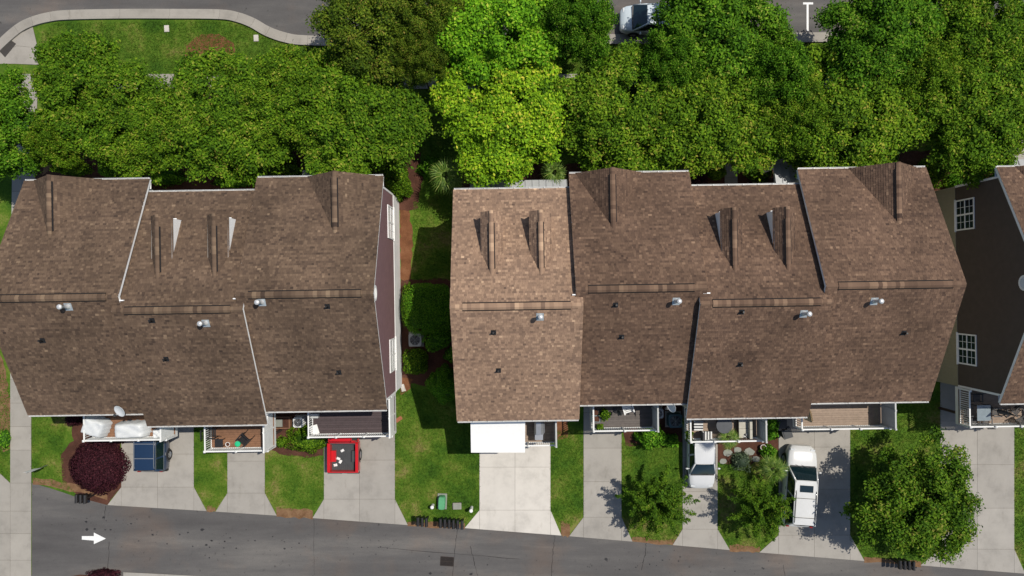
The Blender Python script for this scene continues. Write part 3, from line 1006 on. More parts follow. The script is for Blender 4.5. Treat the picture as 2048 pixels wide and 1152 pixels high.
def build_deck(H, D, wr):
    hr, xc = H['root'], H['xc']
    x0, x1, y0 = D['x0'] - xc, D['x1'] - xc, D['y']
    y1 = wr - .03
    z = DECK_Z
    wood, rail = D['wood'], D.get('rail', 'white_vinyl')
    b = MB()
    b.box(x0, x1, y0, y0 + .045, z - .30, z - .032); b.box(x0, x1, y1 - .045, y1, z - .30, z - .032)
    b.box(x0, x0 + .045, y0 + .046, y1 - .046, z - .30, z - .032); b.box(x1 - .045, x1, y0 + .046, y1 - .046, z - .30, z - .032)
    k = 1
    while x0 + .4 * k < x1 - .1:
        xx = x0 + .4 * k; b.m = 1
        b.box(xx - .02, xx + .02, y0 + .046, y1 - .046, z - .27, z - .06); k += 1
    for xx in (x0 + .45, x1 - .45):
        b.box(xx - .07, xx + .07, y0 + .5, y0 + .64, 0, z - .3)
    b.m = 0
    dk = b.build('deck', [rail, 'wood_dark'], hr)
    # boards, each its own piece
    pw = .138
    n = int((y1 - y0) / pw)
    pm = MB(); pm.box(-(x1 - x0) / 2 + .004, (x1 - x0) / 2 - .004, 0, pw - .008, -.028, 0)
    pme = pm.mesh('plank', wood)
    for i in range(n):
        link('plank', pme, dk, ((x0 + x1) / 2, y0 + .01 + pw * i, z + random.uniform(-.002, .002)))
    # rails: front and left with balusters, the right end closed by a privacy panel
    bm = MB(); bm.box(-.018, .018, -.018, .018, 0, .82); bme = bm.mesh('baluster', rail)
    po = MB(); po.box(-.05, .05, -.05, .05, 0, 1.0); po.box(-.065, .065, -.065, .065, 1.0, 1.03)
    for q in ((-.065, .065),):
        po.poly([(-.065, -.065, 1.03), (.065, -.065, 1.03), (0, 0, 1.07)]); po.poly([(.065, -.065, 1.03), (.065, .065, 1.03), (0, 0, 1.07)])
        po.poly([(.065, .065, 1.03), (-.065, .065, 1.03), (0, 0, 1.07)]); po.poly([(-.065, .065, 1.03), (-.065, -.065, 1.03), (0, 0, 1.07)])
    pom = po.mesh('railing_post', rail)
    nseg = max(2, int(round((x1 - x0) / 1.7)))
    xs = [x0 + .06 + (x1 - x0 - .12) * i / nseg for i in range(nseg + 1)]
    skip = D.get('norail', None)
    yy = y0 + .06
    for i, xx in enumerate(xs):
        link('railing_post', pom, dk, (xx, yy, z))
    link('railing_post', pom, dk, (x0 + .06, y1 - .08, z))
    link('railing_post', pom, dk, (x1 - .06, y1 - .08, z))
    for xa, xb in zip(xs, xs[1:]):
        q = MB(); q.box(xa + .051, xb - .051, yy - .04, yy + .04, z + .90, z + .945); q.build('top_rail', rail, dk)
        q = MB(); q.box(xa + .051, xb - .051, yy - .025, yy + .025, z + .05, z + .085); q.build('bottom_rail', rail, dk)
        m = int((xb - xa - .1) / .125)
        for j in range(1, m):
            link('baluster', bme, dk, (xa + .05 + (xb - xa - .1) * j / m, yy, z + .082))
    ya, yb = yy + .051, y1 - .131
    sides = [x0 + .06]
    if not D.get('panel', True):
        sides.append(x1 - .06)
    for xx in sides:
        q = MB(); q.box(xx - .04, xx + .04, ya, yb, z + .90, z + .945); q.build('top_rail', rail, dk)
        q = MB(); q.box(xx - .025, xx + .025, ya, yb, z + .05, z + .085); q.build('bottom_rail', rail, dk)
        m = int((yb - ya) / .125)
        for j in range(1, m):
            link('baluster', bme, dk, (xx, ya + (yb - ya) * j / m, z + .082))
    if D.get('panel', True):
        xx = x1 - .06
        ph = D.get('ph', 1.55)
        q = MB()
        q.box(xx - .02, xx + .02, ya, yb, z + .08, z + ph)
        q.box(xx - .045, xx + .045, ya, yb, z + ph, z + ph + .06)
        for yk in (ya + .02, (ya + yb) / 2, yb - .02):
            q.box(xx - .05, xx + .05, yk - .05, yk + .05, z + .0, z + ph + .1)
        q.build('privacy_panel', D.get('panelmat', 'white_vinyl'), dk)

plain('wood_brown', (.19, .095, .052), .75, var=.18, scale=6, objvar=.14)
plain('wood_plum', (.062, .044, .046), .75, var=.12, scale=6, objvar=.14)
plain('wood_grey', (.105, .09, .082), .75, var=.14, scale=6, objvar=.12)
plain('wood_tan', (.27, .20, .15), .75, var=.14, scale=6, objvar=.12)
plain('panel_grey', (.42, .43, .42), .6, var=.06)

house('A', 'leftmost townhouse, brown roof with one front gable, two white tarps on its deck', -26.75, -20.15, 6.33, -6.6, 'siding_white', 'base_white', 'shingle_brown',
      deck=dict(x0=-25.55, x1=-20.55, y=-8.72, wood='wood_brown', garage=-22.9, gw=4.4), flue=(137, 613), vents=[(86, 681)], gablex=L(98, 400, 7.75)[0])
house('B', 'townhouse with two small white-cheeked dormers, second from the left', -20.15, -13.85, 5.6, -7.3, 'siding_white', 'base_white', 'shingle_brown',
      deck=dict(x0=-18.4, x1=-14.55, y=-9.47, wood='wood_brown', garage=-17.2), flue=(412, 646), vents=[(305, 641), (333, 718)], dormers=(L(313, 480, 8.6)[0], L(427, 480, 8.6)[0]))
house('C', 'townhouse with mauve side wall facing the lawn gap, red pickup at its deck', -13.85, -7.2, 6.3, -6.6, 'siding_mauve', 'base_white', 'shingle_brown',
      deck=dict(x0=-12.25, x1=-7.2, y=-8.72, wood='wood_plum', garage=-9.8, gw=4.4), flue=(524, 604), vents=[(655, 613), (678, 745)], gablex=L(669, 400, 7.75)[0])
house('D', 'townhouse with the highlighted brown roof and a white awning at its deck', -3.0, 3.42, 5.46, -7.3, 'siding_cream', 'base_white', 'shingle_highlit', over=(.13, .15),
      deck=dict(x0=-2.45, x1=2.5, y=-9.42, wood='wood_tan', garage=.2, gw=4.4, panelmat='panel_grey'), flue=(1080, 633), vents=[(987, 665), (997, 741)], dormers=(L(983, 480, 8.6)[0], L(1082, 480, 8.6)[0]))
house('E', 'townhouse with one front gable, between the highlighted roof and the narrow driveway', 3.42, 9.72, 6.25, -6.5, 'siding_grey', 'base_white', 'shingle_red_brown',
      deck=dict(x0=4.65, x1=8.45, y=-8.62, wood='wood_grey', garage=5.8, panelmat='panel_grey'), flue=(1352, 602), vents=[(1231, 610), (1243, 674)], gablex=L(1226, 400, 7.75)[0])
house('F', 'townhouse with two dormers in shade, white sedan parked at its deck', 9.72, 16.1, 5.46, -7.35, 'siding_cream', 'base_white', 'shingle_red_brown',
      deck=dict(x0=10.4, x1=14.75, y=-9.35, wood='wood_tan', garage=12.1, panelmat='panel_grey'), flue=(1607, 627), vents=[(1483, 624), (1480, 729)], dormers=(L(1470, 480, 8.6)[0], L(1577, 480, 8.6)[0]))
house('G', 'end townhouse with front gable, white sport utility vehicle at its deck', 16.1, 22.85, 6.3, -6.6, 'siding_tan', 'base_white', 'shingle_red_brown',
      deck=dict(x0=17.0, x1=22.3, y=-8.72, wood='wood_tan', garage=19.5, gw=4.4, panelmat='panel_grey'), flue=(1748, 602), vents=[(1807, 666)], gablex=L(1798, 400, 7.75)[0])
house('H', 'dark brown sided townhouse cut off by the right edge of the photograph', 27.15, 33.8, 6.25, -6.8, 'siding_brown', 'base_tan', 'shingle_red_brown',
      deck=dict(x0=26.95, x1=31.6, y=-8.72, wood='wood_tan', garage=29.8, gw=4.4), gablex=29.9)

def gable_siding(H, x, sgn, mat, z0=2.32):
    """lapped boards on an open gable end"""
    b = MB(); z = z0; e = .16
    while z < RIDGE_Z - .35:
        zt = z + e
        lo, hi = H['wr'] + .002, H['wf'] - .002
        need = zt + .18
        r = (RIDGE_Z - need) / PITCH
        lo, hi = max(lo, H['ym'] - r), min(hi, H['ym'] + r)
        if hi - lo > .1:
            b.poly([(x + sgn * .02, lo, z), (x + sgn * .02, hi, z), (x + sgn * .004, hi, zt), (x + sgn * .004, lo, zt)][::(1 if sgn > 0 else -1)], random.random())
            b.poly([(x, lo, z), (x, hi, z), (x + sgn * .02, hi, z), (x + sgn * .02, lo, z)][::(1 if sgn > 0 else -1)])
        z = zt
    stuff(b.build('siding_boards', mat, H['root']))
    for yy in (H['wr'], H['wf']):
        q = MB(); q.box(min(x, x + sgn * .035), max(x, x + sgn * .035), yy - .06, yy + .06, 2.31, roof_z(H, yy) - .3)
        q.build('corner_board', 'white_trim', H['root'])
    q = MB(); q.box(min(x, x + sgn * .05), max(x, x + sgn * .05), H['wr'], H['wf'], 2.27, 2.33)
    q.build('band_board', 'white_trim' if mat != 'siding_brown' else 'base_tan', H['root'])
def gable_vent(H, x, sgn, y, z):
    b = MB(); b.T = frame_T((x, y, z), (0, -sgn, 0), (sgn, 0, 0))
    n = 20
    ring = [(math.cos(2 * math.pi * k / n), math.sin(2 * math.pi * k / n)) for k in range(n)]
    A = [(.42 * c, .06, .42 * s) for c, s in ring]; B = [(.30 * c, .06, .30 * s) for c, s in ring]; C = [(.42 * c, 0, .42 * s) for c, s in ring]; D = [(.30 * c, .02, .30 * s) for c, s in ring]
    for P, Q in ((C, A), (A, B), (B, D)):
        b.grid([P + P[:1], Q + Q[:1]])
    b.poly(D)
    for k in range(-3, 4):
        w = math.sqrt(max(0, .3 ** 2 - (k * .08) ** 2))
        b.box(-w, w, .02, .05, k * .08 - .015, k * .08 + .015)
    b.build('gable_vent', 'white_vinyl', H['root'])
Hc, Hh, Hd, Ha, Hg = (HOUSES[k] for k in 'CHDAG')
xw = Hc['x1'] - Hc['xc'] - .004
gable_siding(Hc, xw, 1, 'siding_mauve'); gable_vent(Hc, xw + .02, 1, Hc['ym'], 8.35)
for py in (445, 710):
    window(Hc['root'], frame_T((xw + .02, L(783, py, 3.4)[1], 0), (0, 1, 0), (1, 0, 0)), 1.95, 2.42, 4.25, 2)
xw = Hh['x0'] - Hh['xc'] + .004
gable_siding(Hh, xw, -1, 'siding_brown'); gable_vent(Hh, xw - .02, -1, L(2040, 566, 7.9)[1], 7.9)
for py in (429, 699):
    window(Hh['root'], frame_T((xw - .02, L(1922, py, 3.2)[1], 0), (0, -1, 0), (-1, 0, 0)), 1.85, 2.38, 4.05, 2)
q = MB(); yy = Hh['wr']
while yy < Hh['wf']:
    q.box(xw - .052, xw - .022, yy, yy + .025, .05, 2.26); yy += .2
stuff(q.build('battens', 'base_tan', Hh['root']))
gable_siding(Hd, Hd['x0'] - Hd['xc'] + .004, -1, 'siding_cream')
gable_siding(Ha, Ha['x0'] - Ha['xc'] + .004, -1, 'siding_white')
gable_siding(Hg, Hg['x1'] - Hg['xc'] - .004, 1, 'siding_tan')

for key, side in (('B', -1), ('B', 1), ('D', 1), ('F', -1)):
    H = HOUSES[key]
    xe = (H['x0'] if side < 0 else H['x1']) - H['xc']
    b = MB(); b.box(min(xe, xe - side * .36), max(xe, xe - side * .36), H['ym'] + .50, H['ym'] + .56, RIDGE_Z - .36, RIDGE_Z - .14)
    b.build('ridge_step_board', 'white_trim', H['root'])
# standing seam roofs over the front porches
def porch(H, px0, px1, py, hip=False):
    xa, xb = L(px0, py, 3.0)[0] - H['xc'], L(px1, py, 3.0)[0] - H['xc']
    yo = L((px0 + px1) / 2, py, 2.95)[1]; wf = H['wf'] + .03
    z0, z1 = 2.95, 3.6 if yo - wf > 1 else 3.35
    root = MB()
    root.extrude_x([(wf, z1 - .02), (wf, z1 - .16), (yo, z0 - .16), (yo, z0 - .02)], xa, xb)
    for xx in (xa + .12, xb - .12):
        root.box(xx - .08, xx + .08, yo - .25, yo - .09, 0, z0 - .15)
    o = root.build('porch_roof', 'white_trim', H['root'])
    n = max(2, int(round((xb - xa) / .42)))
    for k in range(n):
        u0, u1 = xa + (xb - xa) * k / n, xa + (xb - xa) * (k + 1) / n
        s = MB()
        s.poly([(u0 + .004, yo + .05, z0 - .02), (u1 - .004, yo + .05, z0 - .02), (u1 - .004, wf, z1), (u0 + .004, wf, z1)][::-1])
        s.poly([(u0 + .004, yo + .05, z0 - .02), (u1 - .004, yo + .05, z0 - .02), (u1 - .004, yo + .05, z0 - .06), (u0 + .004, yo + .05, z0 - .06)])
        for e in (u0 + .004, u1 - .022):
            s.poly([(e, yo + .05, z0 + .02), (e + .018, yo + .05, z0 + .02), (e + .018, wf, z1 + .04), (e, wf, z1 + .04)][::-1])
            s.poly([(e, yo + .05, z0 - .02), (e, yo + .05, z0 + .02), (e, wf, z1 + .04), (e, wf, z1)])
            s.poly([(e + .018, yo + .05, z0 - .02), (e + .018, wf, z1), (e + .018, wf, z1 + .04), (e + .018, yo + .05, z0 + .02)])
        s.build('metal_panel', 'pale_metal', o)
    return o
porch(HOUSES['C'], 605, 700, 341)
porch(HOUSES['D'], 940, 1134, 362)
porch(HOUSES['G'], 1600, 1640, 326)
porch(HOUSES['F'], 1547, 1606, 327)
porch(HOUSES['H'], 2008, 2080, 320)

# satellite dishes
def dish(px, py, z, face, label, r=.34):
    x, y, _ = G(px, py, z)
    t = thing('satellite_dish', label, 'satellite dish', (x, y, z - .45), 0, 'satellite dishes')
    m = MB(); m.tube([(0, 0, 0), (0, 0, .28), (0.02, 0, .42)], .025, 8); m.box(-.1, .1, -.1, .1, -.02, .01)
    m.build('mast', 'steel', t)
    d = Vector(face).normalized()
    Q = d.to_track_quat('Z', 'Y').to_matrix().to_4x4(); Q.translation = (0, 0, .45)
    b = MB(); b.T = Q
    n = 24
    b.lathe([(0, 0), (r * .5, .018), (r * .85, .055), (r, .08), (r + .012, .08), (r, .062), (r * .5, 0), (0, -.02)], (0, 0, 0), n)
    b.build('reflector', 'dish_grey', t, True)
    b = MB(); b.T = Q
    b.tube([(0, -r * .95, .06), (0, -r * .75, .32), (0, -.05, .42)], .014, 6)
    b.box(-.05, .05, -.12, .03, .36, .44)
    b.build('feed_arm', 'dark_grey', t)
    return t

# ------------------------------------------------------------------ vegetation
def leaf_quads(P, Nrm, size, rng, asp=.55):
    """diamond leaves at points P, lying across the normals Nrm"""
    n = len(P)
    Nrm = Nrm / np.linalg.norm(Nrm, axis=1, keepdims=True)
    r = rng.normal(size=(n, 3))
    t = np.cross(Nrm, r); t /= np.linalg.norm(t, axis=1, keepdims=True) + 1e-9
    b = np.cross(Nrm, t)
    s = size[:, None]
    fold = Nrm * s * .18
    V = np.stack([P - t * s, P + b * s * asp + fold, P + t * s - fold * .6, P - b * s * asp + fold], 1).reshape(-1, 3)
    return V, np.arange(len(V)).reshape(-1, 4)
def crown_mesh(seed, Rr, Hc, nclump, nleaf, lsize, mat, spread=.27, flat=.35):
    """leaves through the volume of many uneven clumps under a domed outline"""
    rng = np.random.default_rng(seed)
    ang = rng.uniform(0, 2 * np.pi, nclump)
    rad = np.sqrt(rng.uniform(0.0, 1, nclump)) * rng.uniform(.8, 1.0, nclump)
    lob = 1 + .13 * np.sin(ang * 3 + seed) + .09 * np.sin(ang * 5 + seed * 2.3)
    zt = np.sqrt(np.clip(1 - (rad * .95) ** 2, 0, 1))
    depth = rng.uniform(.5, 1.08, nclump)
    depth[rng.uniform(size=nclump) < .22] *= .25
    C = np.stack([np.cos(ang) * rad * Rr * lob * .86, np.sin(ang) * rad * Rr * lob * .86, Hc * (zt * depth)], 1)
    rc = Rr * spread * rng.uniform(.6, 1.15, nclump)
    ct = rng.normal(0, .10, nclump)
    w = rc ** 2; w /= w.sum()
    k = rng.choice(nclump, nleaf, p=w)
    d = rng.normal(size=(nleaf, 3)); d /= np.linalg.norm(d, axis=1, keepdims=True)
    d[:, 2] = np.where(d[:, 2] < -.2, -d[:, 2] * .6, d[:, 2])
    rr_ = rng.uniform(.35, 1.0, nleaf) ** .55 * np.clip(rng.normal(1.02, .26, nleaf), .45, 1.7)
    P = C[k] + d * (rc[k] * rr_)[:, None] * np.array([1, 1, .8])
    Nn = d * .6 + np.array([0, 0, .6]) + rng.normal(0, .55, (nleaf, 3))
    size = lsize * rng.uniform(.6, 1.25, nleaf)
    V, F = leaf_quads(P, Nn, size, rng)
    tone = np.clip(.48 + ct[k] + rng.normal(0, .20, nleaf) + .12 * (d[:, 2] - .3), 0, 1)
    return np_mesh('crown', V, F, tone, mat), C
def trunk_mesh(C, trunk_h, r0, base_z):
    b = MB()
    top = Vector((0, 0, trunk_h))
    b.tube([(0, 0, -.02), (.02, .01, trunk_h * .5), top], [r0 * 1.25, r0, r0 * .8], 8)
    rnd = random.Random(len(C))
    for c in C[::3]:
        e = Vector((c[0], c[1], c[2] + base_z))
        mid = top.lerp(e, .5) + Vector((rnd.uniform(-.2, .2), rnd.uniform(-.2, .2), .25))
        b.tube([top - Vector((0, 0, .2)), mid, e], [r0 * .5, r0 * .28, .012], 5, False)
    return b.mesh('trunk', 'bark', True)
def spray_mesh(seed, Rr, Hc, nb, nleaf, lsize, mat):
    """young tree: leafy sprays that reach out from the stem, so that the outline is spiky"""
    rng = np.random.default_rng(seed)
    az = np.arange(nb) * 2.39996 + rng.normal(0, .2, nb)
    f = np.linspace(0, 1, nb)
    ln = Rr * (1.02 - .72 * f ** 1.5) * rng.uniform(.72, 1.1, nb)
    up = Hc * (.25 + .85 * f) * rng.uniform(.8, 1.15, nb)
    k = rng.integers(0, nb, nleaf)
    t = rng.uniform(0.06, 1, nleaf) ** .75
    ax = np.stack([np.cos(az), np.sin(az), np.zeros(nb)], 1)
    sd = np.stack([-np.sin(az), np.cos(az), np.zeros(nb)], 1)
    wd = .30 * (1 - t) ** .6 * np.minimum(1, t * 4) + .03
    P = ax[k] * (ln[k] * t)[:, None] + sd[k] * (rng.normal(0, .55, nleaf) * wd * Rr / 2.2)[:, None]
    P[:, 2] = up[k] * np.sin(np.minimum(t * 1.9, 1.75)) + rng.normal(0, .09, nleaf)
    Nn = np.array([0, 0, .8]) + rng.normal(0, .5, (nleaf, 3)) + ax[k] * .3
    V, F = leaf_quads(P, Nn, lsize * rng.uniform(.6, 1.25, nleaf), rng, .42)
    ct = rng.normal(0, .1, nb)
    tone = np.clip(.45 + ct[k] + rng.normal(0, .17, nleaf), 0, 1)
    C = np.concatenate([ax * (ln * .6)[:, None] + np.stack([0 * up, 0 * up, up * .9], 1)])
    return np_mesh('crown', V, F, tone, mat), C
TREES = {}
def tree_kind(key, seed, Rr, Hc, nclump, nleaf, lsize, mat, base_z, r0=.13, spread=.27):
    cm, C = crown_mesh(seed, Rr, Hc, nclump, nleaf, lsize, mat, spread)
    TREES[key] = (cm, trunk_mesh(C, base_z * .75, r0, base_z), base_z, Rr)
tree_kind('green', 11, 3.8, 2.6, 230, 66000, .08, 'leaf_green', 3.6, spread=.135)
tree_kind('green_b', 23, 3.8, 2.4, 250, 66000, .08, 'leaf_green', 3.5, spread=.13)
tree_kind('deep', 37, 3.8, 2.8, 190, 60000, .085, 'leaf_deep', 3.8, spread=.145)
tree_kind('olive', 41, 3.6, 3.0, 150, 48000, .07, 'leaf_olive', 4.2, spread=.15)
tree_kind('bright', 53, 3.8, 2.6, 220, 60000, .088, 'leaf_highlit', 3.6, spread=.135)
tree_kind('lime', 67, 3.6, 2.6, 170, 52000, .09, 'leaf_lime_highlit', 4.0, spread=.15)
cm_, C_ = spray_mesh(71, 2.3, 1.9, 52, 16000, .065, 'leaf_alley')
TREES['open'] = (cm_, trunk_mesh(C_, 1.3, .06, 1.5), 1.5, 2.3)
tree_kind('alley', 83, 3.6, 2.6, 150, 40000, .078, 'leaf_alley', 3.0, .12, spread=.14)
def tree(key, px, py, rpx, label, rot, name='shade_tree', group='street trees in front of the houses', sx=1.0, sy=1.0, zc=5.2):
    cm, tm, bz, Rr = TREES[key]
    x, y, _ = G(px, py, zc)
    k = rpx * (CAM_H - zc) / FPX / Rr
    t = thing(name, label, 'tree', (x, y, 0), rot, group)
    if zc == 5.2:
        sx *= 1.05; sy *= 1.06
    c = link('crown', cm, t, (0, 0, bz)); c.scale = (k * sx, k * sy, 1)
    tr = link('trunk', tm, t); tr.scale = (k, k, 1)
    return t
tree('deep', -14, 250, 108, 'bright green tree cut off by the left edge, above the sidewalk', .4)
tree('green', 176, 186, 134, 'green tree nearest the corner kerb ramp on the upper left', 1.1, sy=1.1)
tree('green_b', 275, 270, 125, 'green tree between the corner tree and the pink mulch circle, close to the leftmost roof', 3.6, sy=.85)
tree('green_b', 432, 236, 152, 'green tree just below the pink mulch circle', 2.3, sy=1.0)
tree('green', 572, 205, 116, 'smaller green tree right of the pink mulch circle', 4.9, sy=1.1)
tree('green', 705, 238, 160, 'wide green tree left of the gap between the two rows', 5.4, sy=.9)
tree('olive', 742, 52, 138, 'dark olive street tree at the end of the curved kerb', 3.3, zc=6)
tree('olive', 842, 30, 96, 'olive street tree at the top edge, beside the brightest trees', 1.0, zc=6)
tree('bright', 1000, 226, 148, 'highlighted yellow-green tree, in front of the highlighted roof', .8, sy=1.02)
tree('lime', 1002, 48, 150, 'highlighted lime green tree at the top edge, above the yellow-green tree', 2.1, zc=6)
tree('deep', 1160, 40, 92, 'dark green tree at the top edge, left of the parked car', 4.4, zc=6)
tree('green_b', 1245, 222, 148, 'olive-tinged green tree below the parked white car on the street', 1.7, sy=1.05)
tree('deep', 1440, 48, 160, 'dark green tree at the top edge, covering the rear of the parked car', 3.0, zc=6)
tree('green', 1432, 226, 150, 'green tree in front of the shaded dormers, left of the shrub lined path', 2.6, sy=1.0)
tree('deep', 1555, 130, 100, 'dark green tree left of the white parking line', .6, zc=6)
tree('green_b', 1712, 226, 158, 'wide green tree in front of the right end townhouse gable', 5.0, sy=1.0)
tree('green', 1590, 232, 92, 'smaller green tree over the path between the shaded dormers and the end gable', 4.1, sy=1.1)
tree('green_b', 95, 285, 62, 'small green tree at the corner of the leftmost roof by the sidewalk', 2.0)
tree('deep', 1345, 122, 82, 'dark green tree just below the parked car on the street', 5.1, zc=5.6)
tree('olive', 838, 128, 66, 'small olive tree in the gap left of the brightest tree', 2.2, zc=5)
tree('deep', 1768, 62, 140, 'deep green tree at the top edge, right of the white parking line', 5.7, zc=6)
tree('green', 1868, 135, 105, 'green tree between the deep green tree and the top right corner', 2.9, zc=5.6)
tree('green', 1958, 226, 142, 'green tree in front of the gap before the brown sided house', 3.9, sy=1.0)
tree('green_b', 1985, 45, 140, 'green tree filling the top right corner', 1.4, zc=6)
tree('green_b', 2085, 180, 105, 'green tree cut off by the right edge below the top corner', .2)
tree('open', 1318, 1012, 84, 'small spiky tree between the narrow driveway and the white sedan', .5, 'young_tree', 'trees by the alley', zc=2.8)
tree('open', 1530, 1022, 76, 'small spiky tree between the white sedan and the white sport utility vehicle', 2.6, 'young_tree', 'trees by the alley', zc=2.8)
tree('alley', 1850, 1008, 146, 'large round tree between the last two driveways by the alley', 1.2, 'shade_tree', 'trees by the alley', zc=4.5)

def shrub_mesh(seed, a, b, c, mat, n, lsize, boxy=2.0, lump=.07):
    """clipped or loose shrub: leaves over a superellipsoid with an inner leafy core"""
    rng = np.random.default_rng(seed)
    d = rng.normal(size=(n, 3)); d[:, 2] = np.abs(d[:, 2]) * 1.1 - .12
    d /= np.linalg.norm(d, axis=1, keepdims=True)
    r = 1.0 / (np.abs(d) ** boxy).sum(1) ** (1 / boxy)
    lum = 1 + lump * (np.sin(d[:, 0] * 11 + d[:, 1] * 9 + seed * 3) * .8 + np.sin(d[:, 0] * 7 + seed) + np.sin(d[:, 1] * 6 + seed * 1.7) + np.sin(d[:, 2] * 5 + seed))
    P = d * (r * lum * rng.uniform(.86, 1.03, n))[:, None] * np.array([a, b, c])
    P[:, 2] = np.maximum(P[:, 2], .02)
    Nn = d / np.array([a, b, c]) * max(a, b) + rng.normal(0, .55, (n, 3)) + np.array([0, 0, .25])
    V, F = leaf_quads(P, Nn, lsize * rng.uniform(.6, 1.3, n), rng)
    tone = np.clip(rng.normal(.46, .2, n), 0, 1)
    # core
    m = 14
    core, cf = [], []
    for i in range(8):
        th = i / 7 * math.pi / 2
        for j in range(m):
            ph = j / m * 2 * math.pi
            q = np.array([math.cos(th) * math.cos(ph), math.cos(th) * math.sin(ph), math.sin(th)])
            rr2 = .84 / (np.abs(q) ** boxy).sum() ** (1 / boxy)
            core.append(q * rr2 * np.array([a, b, c]))
    off = len(V)
    for i in range(7):
        for j in range(m):
            cf.append([off + i * m + j, off + i * m + (j + 1) % m, off + (i + 1) * m + (j + 1) % m, off + (i + 1) * m + j])
    V = np.concatenate([V, np.array(core)]); F = np.concatenate([F, np.array(cf)])
    return np_mesh('shrub', V, F, np.concatenate([tone, np.full(len(cf), .05)]), mat)
def shrub(px, py, a, b, h, mat, label, seed, name='shrub', boxy=2.0, lsize=.05, rot=0, group='shrubs', dens=1.0, lump=.07):
    x, y, _ = G(px, py, h * .7)
    n = int(dens * 1300 * (a * b + h * (a + b) / 2))
    n = min(n, 14000)
    o = link(name, shrub_mesh(seed, a, b, h, mat, n, lsize, boxy, lump), None, (x, y, 0), rot)
    tag(o, label, 'shrub', group)
    return o
shrub(183, 938, 1.72, 1.72, 1.5, 'leaf_purple', 'big round dark purple shrub left of the blue car driveway', 1, lsize=.055, dens=1.5, lump=.035)
shrub(205, 872, 1.05, .85, 1.25, 'leaf_purple', 'dark purple shrub under the leftmost deck rail, behind the big purple one', 2, lsize=.055, dens=1.5)
shrub(141, 842, .5, .4, .8, 'leaf_purple', 'small purple shrub at the corner of the leftmost deck', 3)
shrub(200, 1153, 1.0, .35, .7, 'leaf_purple', 'low purple shrub at the bottom edge, opposite the arrow', 33)
shrub(853, 618, 1.62, 1.62, 1.9, 'leaf_hedge', 'largest clipped dark green hedge block in the gap between the rows', 4, 'hedge', 3.2, dens=1.9, lump=.03, lsize=.04)
shrub(812, 612, .32, 1.3, 1.5, 'leaf_arborvitae', 'narrow sunlit hedge strip along the white side wall', 5, 'hedge', 3.0)
shrub(875, 680, .9, .66, 1.6, 'leaf_hedge', 'wedge shaped clipped shrub right of the air conditioner in the gap', 6, boxy=2.6, rot=.5)
shrub(829, 724, .72, .78, 1.2, 'leaf_arborvitae', 'square clipped shrub below the air conditioner in the gap', 7, 'hedge', 4.5, lump=.03)
shrub(884, 776, 1.0, 1.05, 3.0, 'leaf_hedge', 'round clipped ball shrub beside the highlighted roof rear corner', 8, lsize=.045, dens=1.6)
shrub(906, 712, .6, .55, 1.0, 'leaf_hedge', 'small shrub tucked under the highlighted roof edge', 9)
shrub(908, 640, .5, .5, 1.0, 'leaf_hedge', 'small shrub behind the largest hedge block, under the highlighted roof edge', 10)
shrub(786, 352, .88, 1.35, 2.4, 'leaf_arborvitae', 'tall feathery evergreen at the mauve house front corner', 11, 'evergreen_shrub', 2.0, rot=.45, dens=1.5)
shrub(752, 338, .5, .5, 1.6, 'leaf_arborvitae', 'smaller feathery evergreen left of the tall one', 12, 'evergreen_shrub')
for k, (px, py, a, b, h, w) in enumerate([(560, 313, .75, .55, 1.3, 'upper'), (580, 342, .7, .5, 1.2, 'lower right'), (545, 330, .5, .4, 1.0, 'middle left'), (535, 348, .5, .4, .9, 'lower left')]):
    shrub(px, py, a, b, h, 'leaf_arborvitae', w + ' of four clipped evergreens by the front path of the mauve house', 20 + k, 'evergreen_shrub', 2.4, rot=-.4)
shrub(612, 882, 1.35, .85, 1.1, 'leaf_arborvitae', 'spreading light green bush left of the red pickup', 13, lsize=.06, lump=.10)
shrub(660, 868, .5, .45, .9, 'leaf_arborvitae', 'small bush at the red pickup driveway edge', 14, lsize=.055)
shrub(560, 886, .4, .35, .7, 'leaf_arborvitae', 'small bush under the white privacy panel of the brown deck', 15)
shrub(1304, 876, 1.0, .85, 1.2, 'leaf_hedge', 'green bush at the right front corner of the grey deck', 16, lsize=.065, lump=.1)
shrub(1345, 884, .5, .45, .8, 'leaf_hedge', 'low bush left of the white sedan', 17, lsize=.06)
shrub(1486, 924, .65, .6, .9, 'leaf_silver', 'loose silvery shrub right of the white sedan', 18, lsize=.05, dens=.6, lump=.14)
shrub(1540, 905, .5, .4, .8, 'leaf_hedge', 'dark bush between the striped deck and the white sport utility vehicle', 19, lsize=.06)
shrub(1545, 855, .45, .9, 1.3, 'leaf_hedge', 'leafy vine bush beside the right end of the striped chair deck', 29, lsize=.07)
shrub(1875, 342, .95, .95, 1.7, 'leaf_arborvitae', 'rounded sunlit shrub at the front corner of the right end townhouse', 30, lsize=.065, lump=.12)
shrub(1918, 362, .55, .5, 1.1, 'leaf_hedge', 'small shrub left of the brown sided house front corner', 31, lsize=.06)
shrub(1985, 330, .6, .4, .9, 'leaf_arborvitae', 'yellow-green shrub by the brown sided house porch', 32, lsize=.06)
shrub(1525, 345, .75, .55, 1.0, 'leaf_arborvitae', 'light green shrub right of the concrete path in front of the shaded dormers', 34)
shrub(1437, 343, .6, .5, 1.0, 'leaf_arborvitae', 'light green shrub left of the concrete path in front of the shaded dormers', 35)
shrub(1402, 360, .55, .4, .7, 'leaf_purple', 'small red-purple shrub at the front wall of the shaded dormer house', 36)
shrub(1690, 318, 1.2, .6, 1.3, 'leaf_hedge', 'green bush before the right end townhouse gable, under its wide tree', 37, lsize=.065, lump=.1)
shrub(425, 116, .8, .5, .7, 'leaf_arborvitae', 'low shrub growing in the pink mulch circle', 38, lsize=.06, dens=.5, lump=.14)
